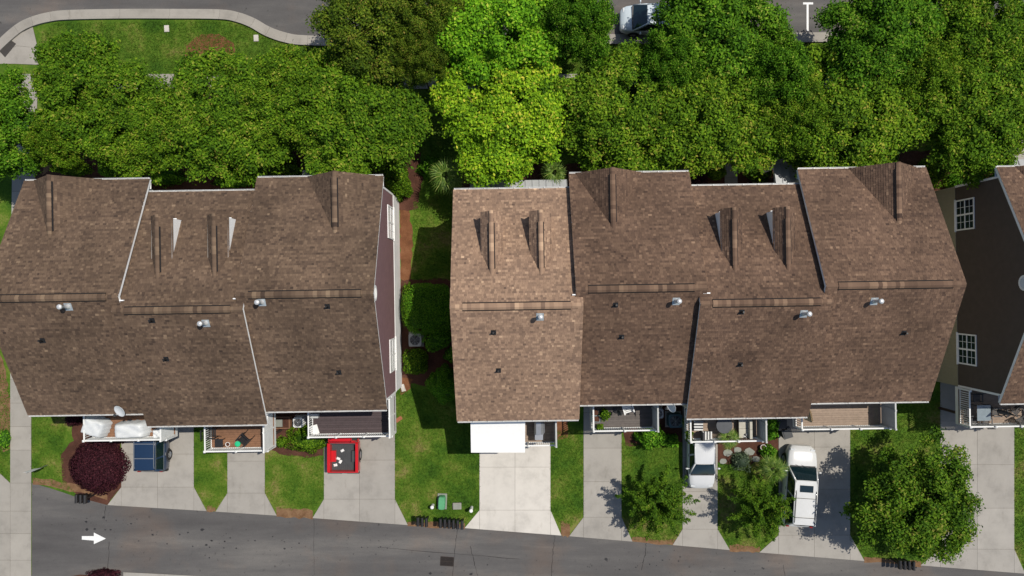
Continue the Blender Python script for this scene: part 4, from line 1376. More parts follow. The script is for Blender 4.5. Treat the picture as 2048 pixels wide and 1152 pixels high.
shrub(140, 335, .9, .45, 1.1, 'leaf_arborvitae', 'shrub against the front wall of the leftmost townhouse', 39)
shrub(210, 338, .7, .45, 1.0, 'leaf_hedge', 'dark shrub right of the light one at the leftmost townhouse', 40)
shrub(4, 880, .4, .7, .5, 'leaf_hedge', 'low dark plant at the left edge beside the sidewalk', 41, dens=.5)

for k, (px, py, a_, b_, h_, lab) in enumerate([(320, 352, 1.1, .5, 1.2, 'dark front bed shrub just right of the leftmost roof step'), (460, 358, 1.3, .5, 1.2, 'dark front bed shrub before the two white-cheeked dormers'),
        (640, 330, .9, .5, 1.2, 'dark front bed shrub left of the mauve house gable'), (1285, 335, 1.2, .5, 1.2, 'dark front bed shrub right of the ridge of the middle front gable'), (1345, 330, .7, .5, 1.1, 'dark front bed shrub at the right front corner of the middle gable house'),
        (1770, 315, 1.0, .5, 1.2, 'dark front bed shrub above the end gable peak'), (1940, 320, .9, .6, 1.1, 'dark front bed shrub in the gap left of the brown sided house'), (860, 335, .8, .7, 1.0, 'dark shrub in the shade left of the porch palm')]):
    shrub(px, py, a_, b_, h_, 'leaf_hedge', lab, 90 + k, lsize=.065, lump=.11)

# fan palms: every frond its own piece
def frond_mesh():
    b = MB()
    b.tube([(0, 0, 0), (.25, 0, .16), (.5, 0, .2)], [.018, .013, .01], 5, tone=.35)
    n = 15
    for k in range(n):
        a = (k / (n - 1) - .5) * 3.7
        ln = .74 * (1 - .22 * abs(a) / 1.95)
        c, s = math.cos(a), math.sin(a)
        p0 = Vector((.5, 0, .2)); d = Vector((c, s, 0)); w = Vector((-s, c, 0)) * .026
        m = p0 + d * ln * .55 + Vector((0, 0, .05)); e = p0 + d * ln + Vector((0, 0, -.10 - .05 * abs(a)))
        tn = random.uniform(.3, .95)
        b.poly([p0 - w * .3, m - w, m + Vector((0, 0, -.018)), p0], tn); b.poly([p0, m + Vector((0, 0, -.018)), m + w, p0 + w * .3], tn)
        b.poly([m - w, e, m + Vector((0, 0, -.018))], tn); b.poly([m + Vector((0, 0, -.018)), e, m + w], tn)
    return b.mesh('frond', 'leaf_palm')
FROND = frond_mesh()
def palm(px, py, h, k, label, seed, n=15):
    x, y, _ = G(px, py, h)
    t = thing('fan_palm', label, 'palm', (x, y, 0), 0, 'fan palms')
    b = MB(); b.tube([(0, 0, -.02), (.02, 0, h * .5), (0, 0, h)], [.10, .085, .09], 9)
    b.build('trunk', 'palm_trunk', t)
    rnd = random.Random(seed)
    for i in range(n):
        o = link('frond', FROND, t, (0, 0, h - .08 + .1 * (i / n)))
        el = R(-35 + 95 * (i / n)) + rnd.uniform(-.1, .1)
        o.rotation_euler = (rnd.uniform(-.3, .3), -el, i * 2.39996 + rnd.uniform(-.2, .2))
        kk = k * rnd.uniform(.85, 1.1)
        o.scale = (kk, kk, kk)
    return t
palm(893, 352, 2.6, 1.15, 'fan palm left of the highlighted roof porch in the gap', 1)
palm(1108, 345, 2.5, .85, 'fan palm at the right end of the highlighted roof porch', 2)
palm(1546, 938, 1.2, .85, 'fan palm left of the white sport utility vehicle', 3)
palm(1385, 852, 2.0, .62, 'small palm at the left corner of the striped chair deck', 4, 16)
palm(1458, 878, 3.1, .62, 'small palm reaching over the front rail of the striped chair deck', 5, 16)

# ------------------------------------------------------------------ vehicles
def paint(name, col, rough=.28, metal=.0):
    return plain(name, col, rough, metal, var=.03, spec=.5, coat=.6)
paint('paint_white', (.58, .59, .60)); paint('paint_white_b', (.58, .585, .58)); paint('paint_ice', (.55, .62, .66))
paint('paint_navy', (.012, .030, .070)); paint('paint_red', (.50, .008, .010))
plain('lamp_red', (.25, .01, .01), .2, spec=.6); plain('lamp_clear', (.55, .57, .58), .12, spec=.8); plain('chrome', (.6, .6, .6), .15, metal=1.0)

def wheels(t, L_, W, axles, r=.33):
    ty = MB()
    ty.T = Matrix.Rotation(R(90), 4, 'Y')
    ty.lathe([(r * .62, -.10), (r * .9, -.11), (r, -.08), (r, .08), (r * .9, .11), (r * .62, .10), (r * .58, .0)], (0, 0, 0), 22)
    tym = ty.mesh('wheel', 'black_rubber', True)
    ri = MB(); ri.T = Matrix.Rotation(R(90), 4, 'Y')
    ri.lathe([(0, .07), (r * .14, .075), (r * .16, .06), (r * .5, .05), (r * .6, .09), (r * .62, .085), (r * .62, -.08), (0, -.08)], (0, 0, 0), 20)
    for k in range(5):
        a = k * 2 * math.pi / 5
        d = Vector((math.cos(a), math.sin(a), 0)); s = Vector((-math.sin(a), math.cos(a), 0)) * .028
        ri.poly([d * r * .12 - s + Vector((0, 0, .088)), d * r * .56 - s + Vector((0, 0, .085)), d * r * .56 + s + Vector((0, 0, .085)), d * r * .12 + s + Vector((0, 0, .088))])
    rim = ri.mesh('rim', 'steel')
    for ya in axles:
        for s in (-1, 1):
            w = link('wheel', tym, t, (s * (W / 2 - .085), ya, r))
            if s < 0:
                w.rotation_euler = (0, 0, math.pi)
            link('rim', rim, w)
            a = MB()
            P = []
            for k in range(13):
                th = math.pi * k / 12
                P.append([(s * (W / 2 - .02), ya + (r + .03) * math.cos(th), r + (r + .03) * math.sin(th)), (s * (W / 2 + .012), ya + (r + .03) * math.cos(th), r + (r + .03) * math.sin(th)), (s * (W / 2 + .012), ya + (r + .085) * math.cos(th), r + (r + .085) * math.sin(th)), (s * (W / 2 - .02), ya + (r + .085) * math.cos(th), r + (r + .085) * math.sin(th))])
            a.grid(P)
            a.build('wheel_arch', 'black_plastic', t)

def loft_body(st, name, mat, t, zb=.24):
    """st: (y, half width, height of the shoulder) from tail to nose"""
    b = MB()
    rows = []
    for y, w, z in st:
        half = [(.86 * w, zb), (.97 * w, zb + .08), (1.0 * w, zb + (z - zb) * .35), (1.0 * w, zb + (z - zb) * .62), (.965 * w, z - .075), (.90 * w, z - .018), (.60 * w, z + .012), (.3 * w, z + .026), (0, z + .03)]
        ring = [(x, y, zz) for x, zz in half] + [(-x, y, zz) for x, zz in half[-2::-1]]
        rows.append(ring)
    b.grid(rows)
    b.poly(rows[0]); b.poly(rows[-1][::-1])
    for a, c in zip(rows, rows[1:]):
        b.poly([a[0], a[-1], c[-1], c[0]])
    return b.build(name, mat, t, True)
def patch(b, c00, c10, c11, c01, bulge=.03, n=6):
    """bulged four-cornered panel"""
    c = [Vector(p) for p in (c00, c10, c11, c01)]
    nr = (c[1] - c[0]).cross(c[3] - c[0]).normalized()
    rows = []
    for i in range(n + 1):
        v = i / n
        rows.append([c[0].lerp(c[1], j / n).lerp(c[3].lerp(c[2], j / n), v) + nr * bulge * 4 * (j / n) * (1 - j / n) * (.6 + .4 * 4 * v * (1 - v)) for j in range(n + 1)])
    b.grid(rows)

def cabin(t, mat, zb, zr, wb, wt, yfb, yft, yrt, yrb, splits, roofname='roof', trim='black_plastic'):
    """greenhouse: windscreen, rear window, side windows, pillars and a crowned roof"""
    e = .05
    def side(s, y0b, y0t, y1b, y1t):
        return [(s * wb, y0b, zb), (s * wb, y1b, zb), (s * wt, y1t, zr), (s * wt, y0t, zr)]
    b = MB()
    for s in (-1, 1):
        P = [(s * (wb - .03), yrb, zb - .02), (s * (wb - .03), yfb, zb - .02), (s * (wt - .03), yft, zr - .01), (s * (wt - .03), yrt, zr - .01)]
        b.poly(P if s > 0 else P[::-1])
    b.poly([(-wb + .03, yfb, zb - .02), (wb - .03, yfb, zb - .02), (wt - .03, yft, zr - .01), (-wt + .03, yft, zr - .01)][::-1])
    b.poly([(-wb + .03, yrb, zb - .02), (wb - .03, yrb, zb - .02), (wt - .03, yrt, zr - .01), (-wt + .03, yrt, zr - .01)])
    for s in (-1, 1):
        b.tube([(s * wb, yfb, zb - .03), (s * wt, yft, zr)], .04, 8)
        b.tube([(s * wb, yrb, zb - .03), (s * wt, yrt, zr)], .05, 8)
        b.tube([(s * wt, yft, zr), (s * (wt + .01), (yft + yrt) / 2, zr + .01), (s * wt, yrt, zr)], .04, 8)
    b.build('pillars', mat, t, True)
    r = MB()
    n = 8; rows = []
    for i in range(n + 1):
        v = i / n; y = yrt + (yft - yrt) * v
        rows.append([(wt * (1 - .10 * abs(2 * v - 1) ** 8) * (2 * j / n - 1), y, zr + .02 + .045 * (1 - (2 * j / n - 1) ** 2) * (.5 + 2 * v * (1 - v)) - .02 * abs(2 * v - 1) ** 4) for j in range(n + 1)])
    r.grid(rows)
    ro = r.build(roofname, mat, t, True)
    q = MB(); q.box(-wb * .9, wb * .9, yfb + .0, yfb + .09, zb - .03, zb + .042); q.build('cowl', 'black_plastic', t)
    g_ = MB(); patch(g_, (wb - .05, yfb + .015, zb + .015), (-wb + .05, yfb + .015, zb + .015), (-wt + .06, yft + .02, zr - .005), (wt - .06, yft + .02, zr - .005), .05)
    g_.build('windscreen', 'car_glass', t, True)
    g_ = MB(); patch(g_, (-wb + .07, yrb - .015, zb + .02), (wb - .07, yrb - .015, zb + .02), (wt - .08, yrt - .02, zr - .01), (-wt + .08, yrt - .02, zr - .01), .04)
    g_.build('rear_window', 'car_glass', t, True)
    for s in (-1, 1):
        for f0, f1 in splits:
            yb0 = yrb + (yfb - yrb) * f0; yb1 = yrb + (yfb - yrb) * f1
            yt0 = yrt + (yft - yrt) * f0; yt1 = yrt + (yft - yrt) * f1
            g_ = MB()
            P = [(s * (wb + .0), yb0 + .03, zb + .02), (s * (wb + .0), yb1 - .03, zb + .02), (s * (wt + .0), yt1 - .03, zr - .05), (s * (wt + .0), yt0 + .03, zr - .05)]
            patch(g_, *(P if s > 0 else [P[1], P[0], P[3], P[2]]), .015, 3)
            g_.build('side_window', 'car_glass', t, True)
    for s in (-1, 1):
        q = MB(); q.tube([(s * (wb + .012), yrb, zb + .005), (s * (wb + .02), (yrb + yfb) / 2, zb + .005), (s * (wb + .012), yfb, zb + .005)], .016, 6)
        q.tube([(s * (wt + .03), yrt, zr - .045), (s * (wt + .03), yft, zr - .045)], .014, 6)
        q.build('window_trim', trim, t)
        for f in (.30, .62):
            y = yrb + (yfb - yrb) * f
            q = MB(); q.box(min(s * (wb + .03), s * (wb + .075)), max(s * (wb + .03), s * (wb + .075)), y - .09, y + .09, zb - .13, zb - .10); q.build('door_handle', trim, t)
    return ro
def mirrors(t, mat, y, z, w):
    for s in (-1, 1):
        b = MB()
        b.tube([(s * (w - .06), y, z - .03), (s * (w + .06), y + .01, z)], .022, 6)
        b.T = Matrix.Translation((s * (w + .13), y, z + .02)) @ Matrix.Diagonal((.115, .06, .08, 1))
        b.lathe([(0, -1), (.7, -.7), (1, 0), (.7, .7), (0, 1)], (0, 0, 0), 10)
        b.build('mirror', mat, t, True)
def lamps(t, name, mat, y, z, w, sy, dx=.28, hz=.07):
    for s in (-1, 1):
        b = MB()
        xa, xb = sorted((s * (w - .03), s * (w - dx)))
        b.box(xa, xb, min(y, y + sy), max(y, y + sy), z - hz, z + hz)
        b.build(name, mat, t)
def plates(t, y, z, s):
    b = MB(); b.box(-.16, .16, min(y, y + s * .015), max(y, y + s * .015), z, z + .15); b.build('number_plate', 'white_vinyl', t)

# navy suv half under the leftmost deck, nose to the garage
t = thing('parked_car', 'navy blue sport utility vehicle with silver roof bars, half under the leftmost deck', 'car', (-22.78, -9.3, 0), R(0), 'parked vehicles')
loft_body([(-2.30, .60, .92), (-2.26, .78, .97), (-2.16, .87, 1.0), (-1.6, .90, 1.02), (0, .90, 1.0), (1.0, .90, .99), (1.5, .89, .97), (2.05, .84, .86), (2.24, .74, .70)], 'body', 'paint_navy', t)
ro = cabin(t, 'paint_navy', .98, 1.66, .84, .64, 1.25, .52, -2.0, -2.22, [(.02, .26), (.28, .60), (.62, .95)], trim='steel')
for y in (-1.25, -.35):
    b = MB(); b.box(-.62, .62, y - .025, y + .025, 1.75, 1.78); b.build('roof_bar', 'steel', t)
for s in (-1, 1):
    b = MB(); b.tube([(s * .61, -1.9, 1.69), (s * .61, -1.7, 1.75), (s * .61, .3, 1.75), (s * .61, .45, 1.69)], .022, 6); b.build('roof_rail', 'steel', t)
mirrors(t, 'paint_navy', .95, 1.02, .90); lamps(t, 'tail_lamp', 'lamp_red', -2.24, .92, .82, -.04, .22, .12); lamps(t, 'head_lamp', 'lamp_clear', 2.12, .74, .76, .06)
b = MB(); b.box(-.84, .84, -2.34, -2.20, .38, .62); b.build('rear_bumper', 'black_plastic', t)
plates(t, -2.28, .75, -1); wheels(t, 4.5, 1.8, (-1.35, 1.4), .35)

# red pickup under the mauve house deck, tail out
t = thing('pickup_truck', 'red pickup truck with dark ribbed bed, tail sticking out from under the plum deck', 'pickup', (-10.65, -9.05, 0), 0, 'parked vehicles')
loft_body([(-.72, .95, 1.02), (-.6, .97, 1.05), (.6, .97, 1.04), (1.1, .97, 1.04), (1.6, .96, 1.03), (2.3, .92, .98), (2.5, .82, .80)], 'body', 'paint_red', t, .32)
cabin(t, 'paint_red', 1.04, 1.72, .90, .70, 1.25, .62, -.45, -.62, [(.03, .40), (.43, .94)])
mirrors(t, 'black_plastic', .95, 1.12, .96)
for s in (-1, 1):
    b = MB()
    x0, x1 = sorted((s * .80, s * .97))
    b.box(x0, x1, -2.52, -.73, .45, 1.02)
    b.box(min(s * .795, s * .975), max(s * .795, s * .975), -2.52, -.73, 1.021, 1.05)
    b.build('bed_side', 'paint_red', t)
    b = MB(); b.box(min(s * .97, s * .985), max(s * .97, s * .985), -2.45, -.75, .86, .90); b.build('side_trim', 'black_plastic', t)
b = MB(); b.box(-.97, .97, -2.58, -2.523, .48, 1.0); b.build('tailgate', 'paint_red', t)
b = MB(); b.box(-.80, .80, -2.52, -.73, .50, .56); b.box(-.80, .80, -.79, -.73, .56, 1.03)
for k in range(13):
    x = -.74 + .119 * k
    b.box(x - .03, x + .03, -2.51, -.80, .56, .585)
b.build('bed_liner', 'dark_grey', t)
for s in (-1, 1):
    b = MB(); b.box(min(s * .50, s * .795), max(s * .50, s * .795), -1.95, -1.25, .57, .78); b.build('wheel_well', 'paint_red' if s < 0 else 'dark_grey', t)
b = MB(); b.box(-.95, .95, -2.74, -2.60, .42, .62); b.build('rear_bumper', 'dark_grey', t)
lamps(t, 'tail_lamp', 'lamp_red', -2.52, .85, .97, -.05, .15, .14); lamps(t, 'head_lamp', 'lamp_clear', 2.38, .80, .84, .07)
plates(t, -2.742, .45, -1); wheels(t, 5.2, 1.94, (-1.6, 1.6), .38)
for k, (px, py, a) in enumerate([(685, 901, .5), (677, 917, -.3), (681, 923, 1.0), (671, 930, .2)]):
    x, y, _ = G(px, py, .6)
    b = MB()
    rows = [[(-.11 + .055 * i, -.08 + .04 * j, .02 + .045 * random.random()) for i in range(5)] for j in range(5)]
    b.grid(rows); b.grid([[(p[0], p[1], p[2] - .012) for p in r] for r in rows])
    o = b.build('crumpled_bag', 'white_vinyl', None, False, (x, y, .585), a)
    tag(o, ['white crumpled bag nearest the cab in the red truck bed', 'white crumpled bag in the middle of the truck bed, left one', 'white crumpled bag in the middle of the truck bed, right one', 'white crumpled bag nearest the tailgate of the red truck'][k], 'bag', 'crumpled bags in the truck bed')

# white sedan, nose to the alley
t = thing('parked_car', 'white sedan with its hood toward the alley, tail under the striped chair deck', 'car', (12.02, -10.42, 0), math.pi, 'parked vehicles')
loft_body([(-2.3, .72, .80), (-2.2, .82, .95), (-1.7, .87, .99), (-.6, .88, .96), (.8, .88, .93), (1.3, .87, .91), (1.9, .82, .82), (2.2, .72, .70), (2.3, .58, .60)], 'body', 'paint_white', t, .2)
cabin(t, 'paint_white', .93, 1.43, .80, .60, 1.30, .55, -.95, -1.75, [(.03, .28), (.30, .60), (.62, .93)])
mirrors(t, 'paint_white', .95, .98, .87); lamps(t, 'head_lamp', 'lamp_clear', 2.06, .68, .72, .10, .30); lamps(t, 'tail_lamp', 'lamp_red', -2.22, .82, .80, -.05)
b = MB(); b.box(-.45, .45, 2.27, 2.315, .42, .56); b.build('grille', 'black_plastic', t)
for s in (-1, 1):
    b = MB(); b.tube([(s * .1 - .25, 1.36, .965), (s * .1 + .2, 1.22, 1.01)], .012, 5); b.build('wiper', 'black_plastic', t)
plates(t, 2.30, .38, 1); wheels(t, 4.6, 1.76, (-1.4, 1.4), .32)

# white suv on the double driveway, nose to the house
fx, fy = G(1606, 893, .9)[:2]; bx, by = G(1601, 1056, 1.3)[:2]
ang = math.atan2(fy - by, fx - bx) - math.pi / 2
t = thing('parked_car', 'long white sport utility vehicle with sunroof and black roof rails on the double driveway', 'car', ((fx + bx) / 2, (fy + by) / 2, 0), ang, 'parked vehicles')
hl = math.hypot(fx - bx, fy - by) / 2
k = hl / 2.45
loft_body([(y * k, w, z) for y, w, z in [(-2.46, .68, 1.0), (-2.43, .84, 1.04), (-2.34, .92, 1.07), (-1.6, .95, 1.10), (0, .955, 1.09), (1.0, .955, 1.08), (1.5, .95, 1.06), (2.05, .90, .98), (2.32, .78, .86), (2.45, .62, .72)]], 'body', 'paint_white_b', t, .28)
cabin(t, 'paint_white_b', 1.07, 1.76, .87, .68, 1.22 * k, .55 * k, -2.12 * k, -2.36 * k, [(.02, .24), (.26, .58), (.60, .94)])
b = MB(); b.box(-.40, .40, -.12, .30, 1.838, 1.848); b.build('sunroof', 'car_glass', t)
for s in (-1, 1):
    b = MB(); b.tube([(s * .63, -2.0 * k, 1.79), (s * .63, -1.85 * k, 1.85), (s * .63, -.2, 1.85), (s * .63, -.05, 1.79)], .024, 6); b.build('roof_rail', 'black_plastic', t)
for y in (-1.7, -.5):
    b = MB(); b.box(-.63, .63, y - .014, y + .014, 1.846, 1.866); b.build('roof_bar', 'black_plastic', t)
mirrors(t, 'paint_white_b', .95 * k, 1.10, .95); lamps(t, 'head_lamp', 'lamp_clear', 2.20 * k, .86, .80, .10, .3); lamps(t, 'tail_lamp', 'lamp_red', -2.40 * k, 1.0, .86, -.06, .2, .15)
for s in (-1, 1):
    b = MB(); b.tube([(s * .18 - .3, 1.36 * k, 1.10), (s * .18 + .22, 1.18 * k, 1.16)], .012, 5); b.build('wiper', 'black_plastic', t)
plates(t, -2.46 * k, .8, -1); wheels(t, 4.9, 1.9, (-1.5 * k, 1.5 * k), .37)

# pale car parked on the street, mostly under a tree
x, y, _ = G(1240, 37, .8)
t = thing('parked_car', 'pale white car parked on the street at the top, half hidden by trees', 'car', (x + 2.3, y, 0), R(90), 'parked vehicles')
loft_body([(-2.2, .78, .86), (-2.1, .86, .96), (-1.6, .88, 1.0), (0, .885, .98), (.9, .885, .96), (1.4, .87, .93), (1.9, .82, .84), (2.15, .72, .74), (2.25, .58, .62)], 'body', 'paint_ice', t, .22)
cabin(t, 'paint_ice', .95, 1.52, .81, .62, 1.48, .70, -1.75, -2.05, [(.03, .28), (.30, .60), (.62, .93)])
mirrors(t, 'paint_ice', 1.05, 1.0, .88); lamps(t, 'head_lamp', 'lamp_clear', 2.02, .72, .72, .10, .3); lamps(t, 'tail_lamp', 'lamp_red', -2.12, .9, .82, -.06)
plates(t, 2.25, .4, 1); wheels(t, 4.5, 1.77, (-1.35, 1.4), .32)

# ------------------------------------------------------------------ things on and about the decks
DZ = DECK_Z + .004
plain('tarp', (.55, .57, .58), .45, var=.07, scale=4, spec=.5)
plain('awning_fabric', (.80, .80, .79), .7, var=.03)
plain('teal_plastic', (.05, .10, .11), .5); plain('pot_dark', (.02, .022, .025), .5); plain('pot_blue', (.22, .32, .34), .45)
plain('cushion_stripe_dark', (.05, .05, .055), .85); plain('cushion_beige', (.42, .40, .34), .9); plain('terracotta', (.30, .11, .055), .8)
plain('box_green', (.085, .30, .14), .5); plain('green_bright', (.02, .45, .22), .5); plain('box_grey', (.22, .23, .20), .8)
plain('ac_grey', (.33, .33, .32), .5); plain('wood_dark', (.05, .03, .022), .8); plain('bamboo', (.45, .33, .19), .8)
plain('table_slate', (.055, .06, .068), .5); plain('glass_table', (.20, .24, .26), .15, spec=.8)

def tarp(px, py, w, d, h, rot, label, seed, cut=.12):
    x, y, _ = G(px, py, DZ + h * .6)
    rng = np.random.default_rng(seed)
    b = MB(); n = 14; rows = []
    ph = rng.uniform(0, 6, 6)
    for i in range(n + 1):
        r = []
        for j in range(n + 1):
            u, v = 2 * i / n - 1, 2 * j / n - 1
            m = max(abs(u), abs(v)); e = max(0, (m - .78) / .22)
            zz = h * (1 - e ** 1.6) + (.03 * math.sin(5 * u + ph[0]) * math.cos(4 * v + ph[1]) + .05 * abs(math.sin(3 * (u + v) + ph[2])) * (1 - e)) 
            # rounded corners and a slight flare at the hem
            cr = 1 - .14 * (abs(u) * abs(v)) ** 3
            fl = 1 + .05 * e * math.sin(14 * math.atan2(v, u) + ph[3])
            r.append((u * w / 2 * cr * fl, v * d / 2 * cr * fl, max(.01, zz) - (cut * h * u * (1 - e))))
        rows.append(r)
    b.grid(rows)
    o = b.build('covered_furniture', 'tarp', None, True, (x, y, DZ), rot)
    tag(o, label, 'cover', 'white covers on the leftmost deck')
tarp(190, 854, 1.35, 1.15, .85, -.35, 'white tarp over square furniture in the left corner of the leftmost deck', 1)
tarp(262, 860, 1.95, 1.02, .8, .03, 'long white tarp over furniture in the middle of the leftmost deck', 2)
tarp(318, 866, .55, .62, .6, .1, 'small white cover against the right end of the leftmost deck', 3)
dish(241, 821, 6.5, (-.35, -.5, 1.0), 'grey satellite dish on the eave above the leftmost deck')
dish(1344, 812, 5.9, (-.9, -.35, .55), 'grey satellite dish between the grey deck and the striped chair deck')

def ac_unit(px, py, z, label, s=.8, mat='ac_grey'):
    x, y, _ = G(px, py, z + .7)
    t = thing('air_conditioner', label, 'air conditioner', (x, y, z), ROW, 'air conditioners beside the houses')
    b = MB(); b.box(-s * .6, s * .6, -s * .6, s * .6, 0, .06); b.build('pad', 'concrete', t)
    b = MB(); h = s / 2
    b.prism([(-h, -h + .08), (-h + .08, -h), (h - .08, -h), (h, -h + .08), (h, h - .08), (h - .08, h), (-h + .08, h), (-h, h - .08)], .06, .72)
    for k in range(9):
        b.box(-h - .006, h + .006, -h + .1, h - .1, .14 + .06 * k, .165 + .06 * k); b.box(-h + .1, h - .1, -h - .006, h + .006, .14 + .06 * k, .165 + .06 * k)
    n = 24; r0 = h * .82
    b.build('casing', mat, t)
    b = MB(); b.lathe([(r0, .722), (r0 - .01, .724), (0, .724)], (0, 0, 0), n); b.build('fan_well', 'vent_slot', t)
    b = MB()
    for k in range(3):
        a = k * 2 * math.pi / 3
        rows = []
        for i in range(5):
            rr_ = .06 + (r0 * .85 - .06) * i / 4
            rows.append([(rr_ * math.cos(a + q), rr_ * math.sin(a + q), .735 + .015 * q) for q in (-.1, .25, .6, .9)])
        b.grid(rows)
    b.lathe([(.09, .73), (.09, .76), (0, .765)], (0, 0, 0), 12)
    b.build('fan', 'dark_grey', t)
    b = MB()
    for rr_ in (.12, .2, .28, r0):
        b.lathe([(rr_, .775), (rr_ + .008, .775), (rr_ + .008, .782), (rr_, .782)], (0, 0, 0), n)
    for k in range(4):
        a = k * math.pi / 4
        b.tube([(-r0 * math.cos(a), -r0 * math.sin(a), .772), (r0 * math.cos(a), r0 * math.sin(a), .772)], .006, 4)
    b.build('fan_guard', 'steel', t)
ac_unit(830, 680, .0, 'grey air conditioner with visible fan between the hedges in the gap')
ac_unit(596, 845, .0, 'pale air conditioner left of the plum deck', .62, 'white_vinyl')
ac_unit(1351, 842, .0, 'dark teal air conditioner beside the white sedan deck', .85, 'teal_plastic')
ac_unit(1317, 827, .0, 'grey air conditioner at the right panel of the grey deck', .62)

# raised planter beside the plum deck
x, y, _ = G(563, 846, .5)
t = thing('raised_planter', 'wooden raised planter with grey lid left of the plum deck', 'planter', (x, y, 0), ROW)
for s in (-1, 1):
    b = MB(); b.box(-.52, .52, s * .34 - .03, s * .34 + .03, 0, .5); b.build('side_board', 'wood_brown', t)
    b = MB(); b.box(s * .49 - .03, s * .49 + .03, -.309, .309, 0, .5); b.build('end_board', 'wood_brown', t)
b = MB(); b.box(-.455, .455, -.305, .305, .0, .42); b.build('soil', 'mulch', t)
b = MB(); b.box(-.40, .05, -.24, .22, .43, .52); b.build('lid', 'box_grey', t)

# chairs
def slat_chair(px, py, rot, label, mat='black_metal', rocker=False, z=DZ, sc=1.0):
    x, y, _ = G(px, py, z + .45)
    t = thing('deck_chair', label, 'chair', (x, y, z), rot, 'deck chairs')
    b = MB()
    for k in range(5):
        b.box(-.24, .24, -.22 + .10 * k, -.145 + .10 * k, .42, .44)
    b.build('seat', mat, t)
    for k in range(6):
        xx = -.22 + .088 * k
        q = MB(); q.tube([(xx, .27, .44), (xx, .42, 1.0)], .02, 5); q.build('back_slat', mat, t)
    q = MB(); q.box(-.27, .27, .40, .45, .98, 1.04); q.build('top_rail', mat, t)
    for s in (-1, 1):
        q = MB(); q.box(s * .29 - .035, s * .29 + .035, -.26, .36, .62, .645); q.build('armrest', mat, t)
        for yy in (-.22, .28):
            q = MB(); q.box(s * .27 - .022, s * .27 + .022, yy - .022, yy + .022, .03, .62); q.build('leg', mat, t)
        if rocker:
            q = MB(); q.tube([(s * .27, -.42, .10), (s * .27, -.15, .02), (s * .27, .2, .02), (s * .27, .52, .11)], .022, 6); q.build('runner', mat, t)
    t.scale = (sc, sc, sc)
    return t
slat_chair(487, 880, 2.4 + math.pi, 'black rocking chair at an angle beside the green pot on the brown deck', rocker=True)
slat_chair(424, 866, 1.57, 'black slatted chair at the left rail of the small brown deck', rocker=True)
x, y, _ = G(438, 886, DZ + .4)
t = thing('side_table', 'small black side table at the left rail of the brown deck', 'table', (x, y, DZ), 0)
b = MB(); b.box(-.24, .24, -.24, .24, .40, .43); b.build('tabletop', 'black_metal', t)
for sx in (-1, 1):
    for sy in (-1, 1):
        b = MB(); b.box(sx * .2 - .02, sx * .2 + .02, sy * .2 - .02, sy * .2 + .02, 0, .40); b.build('leg', 'black_metal', t)
def bowl(px, py, z, r, h, mat, label, cat='pot', name='flower_pot', soil='mulch', grp='pots on the decks'):
    x, y, _ = G(px, py, z + h)
    b = MB(); b.lathe([(0, 0), (r * .7, 0), (r, h), (r + .02, h), (r + .02, h - .04), (r * .93, h - .02), (r * .9, h - .04)], (0, 0, 0), 16)
    o_ = b
    t = thing(name, label, cat, (x, y, z), 0, grp)
    b.build('shell', mat, t, False)
    q = MB(); q.lathe([(0, h - .05), (r * .92, h - .05)], (0, 0, 0), 16); q.build('filling', soil, t)
    return t
bowl(475, 888, DZ, .15, .3, 'green_bright', 'bright green bucket beside the rocking chair', 'bucket', 'bucket', 'green_bright')
bowl(455, 889, DZ, .12, .2, 'white_vinyl', 'small white pot between side table and green bucket')
# boards on the plum deck
x, y, _ = G(628, 860, DZ + .05)
b = MB(); b.box(-.26, .26, -.28, .28, 0, .04); o = b.build('white_board', 'white_vinyl', None, False, (x, y, DZ), .3); tag(o, 'square white board lying at the left rail of the plum deck', 'board')
x, y, _ = G(628, 832, DZ + .3)
b = MB(); b.box(-.24, .24, -.12, .12, 0, .3); b.box(-.25, .25, -.13, .13, .3, .33); o = b.build('storage_box', 'panel_grey', None, False, (x, y, DZ), 0); tag(o, 'low pale storage box in the upper left corner of the plum deck', 'box')

# the white awning at the highlighted roof
x0, ya_, _ = G(941, 845, 4.45); x1, yb_, _ = G(1050, 903, 3.9)
t = thing('awning', 'flat white fabric awning over the left part of the highlighted roof deck', 'awning', ((x0 + x1) / 2, (ya_ + yb_) / 2, 3.9))
w = (x1 - x0) / 2; d = (ya_ - yb_) / 2 
b = MB(); rows = []
for i in range(13):
    u = 2 * i / 12 - 1
    rows.append([(u * w, d + .25 - (2 * d + .25) * j / 8, .62 - .60 * j / 8 - .025 * math.sin(math.pi * j / 8)) for j in range(9)])
b.grid(rows); b.grid([[(p[0], p[1], p[2] - .012) for p in r][::-1] for r in rows])
b.build('canopy', 'awning_fabric', t, True)
b = MB(); b.box(-w, w, -d - .05, -d + .0, -.04, .03); b.build('front_bar', 'white_vinyl', t)
b = MB(); b.box(-w, w, -d - .06, -d - .05, -.22, .02); b.build('valance', 'awning_fabric', t)
for s in (-1, 1):
    b = MB(); b.tube([(s * (w - .15), d + .35, .45), (s * (w - .5), 0, .2), (s * (w - .2), -d, -.02)], .025, 6); b.build('folding_arm', 'white_vinyl', t)
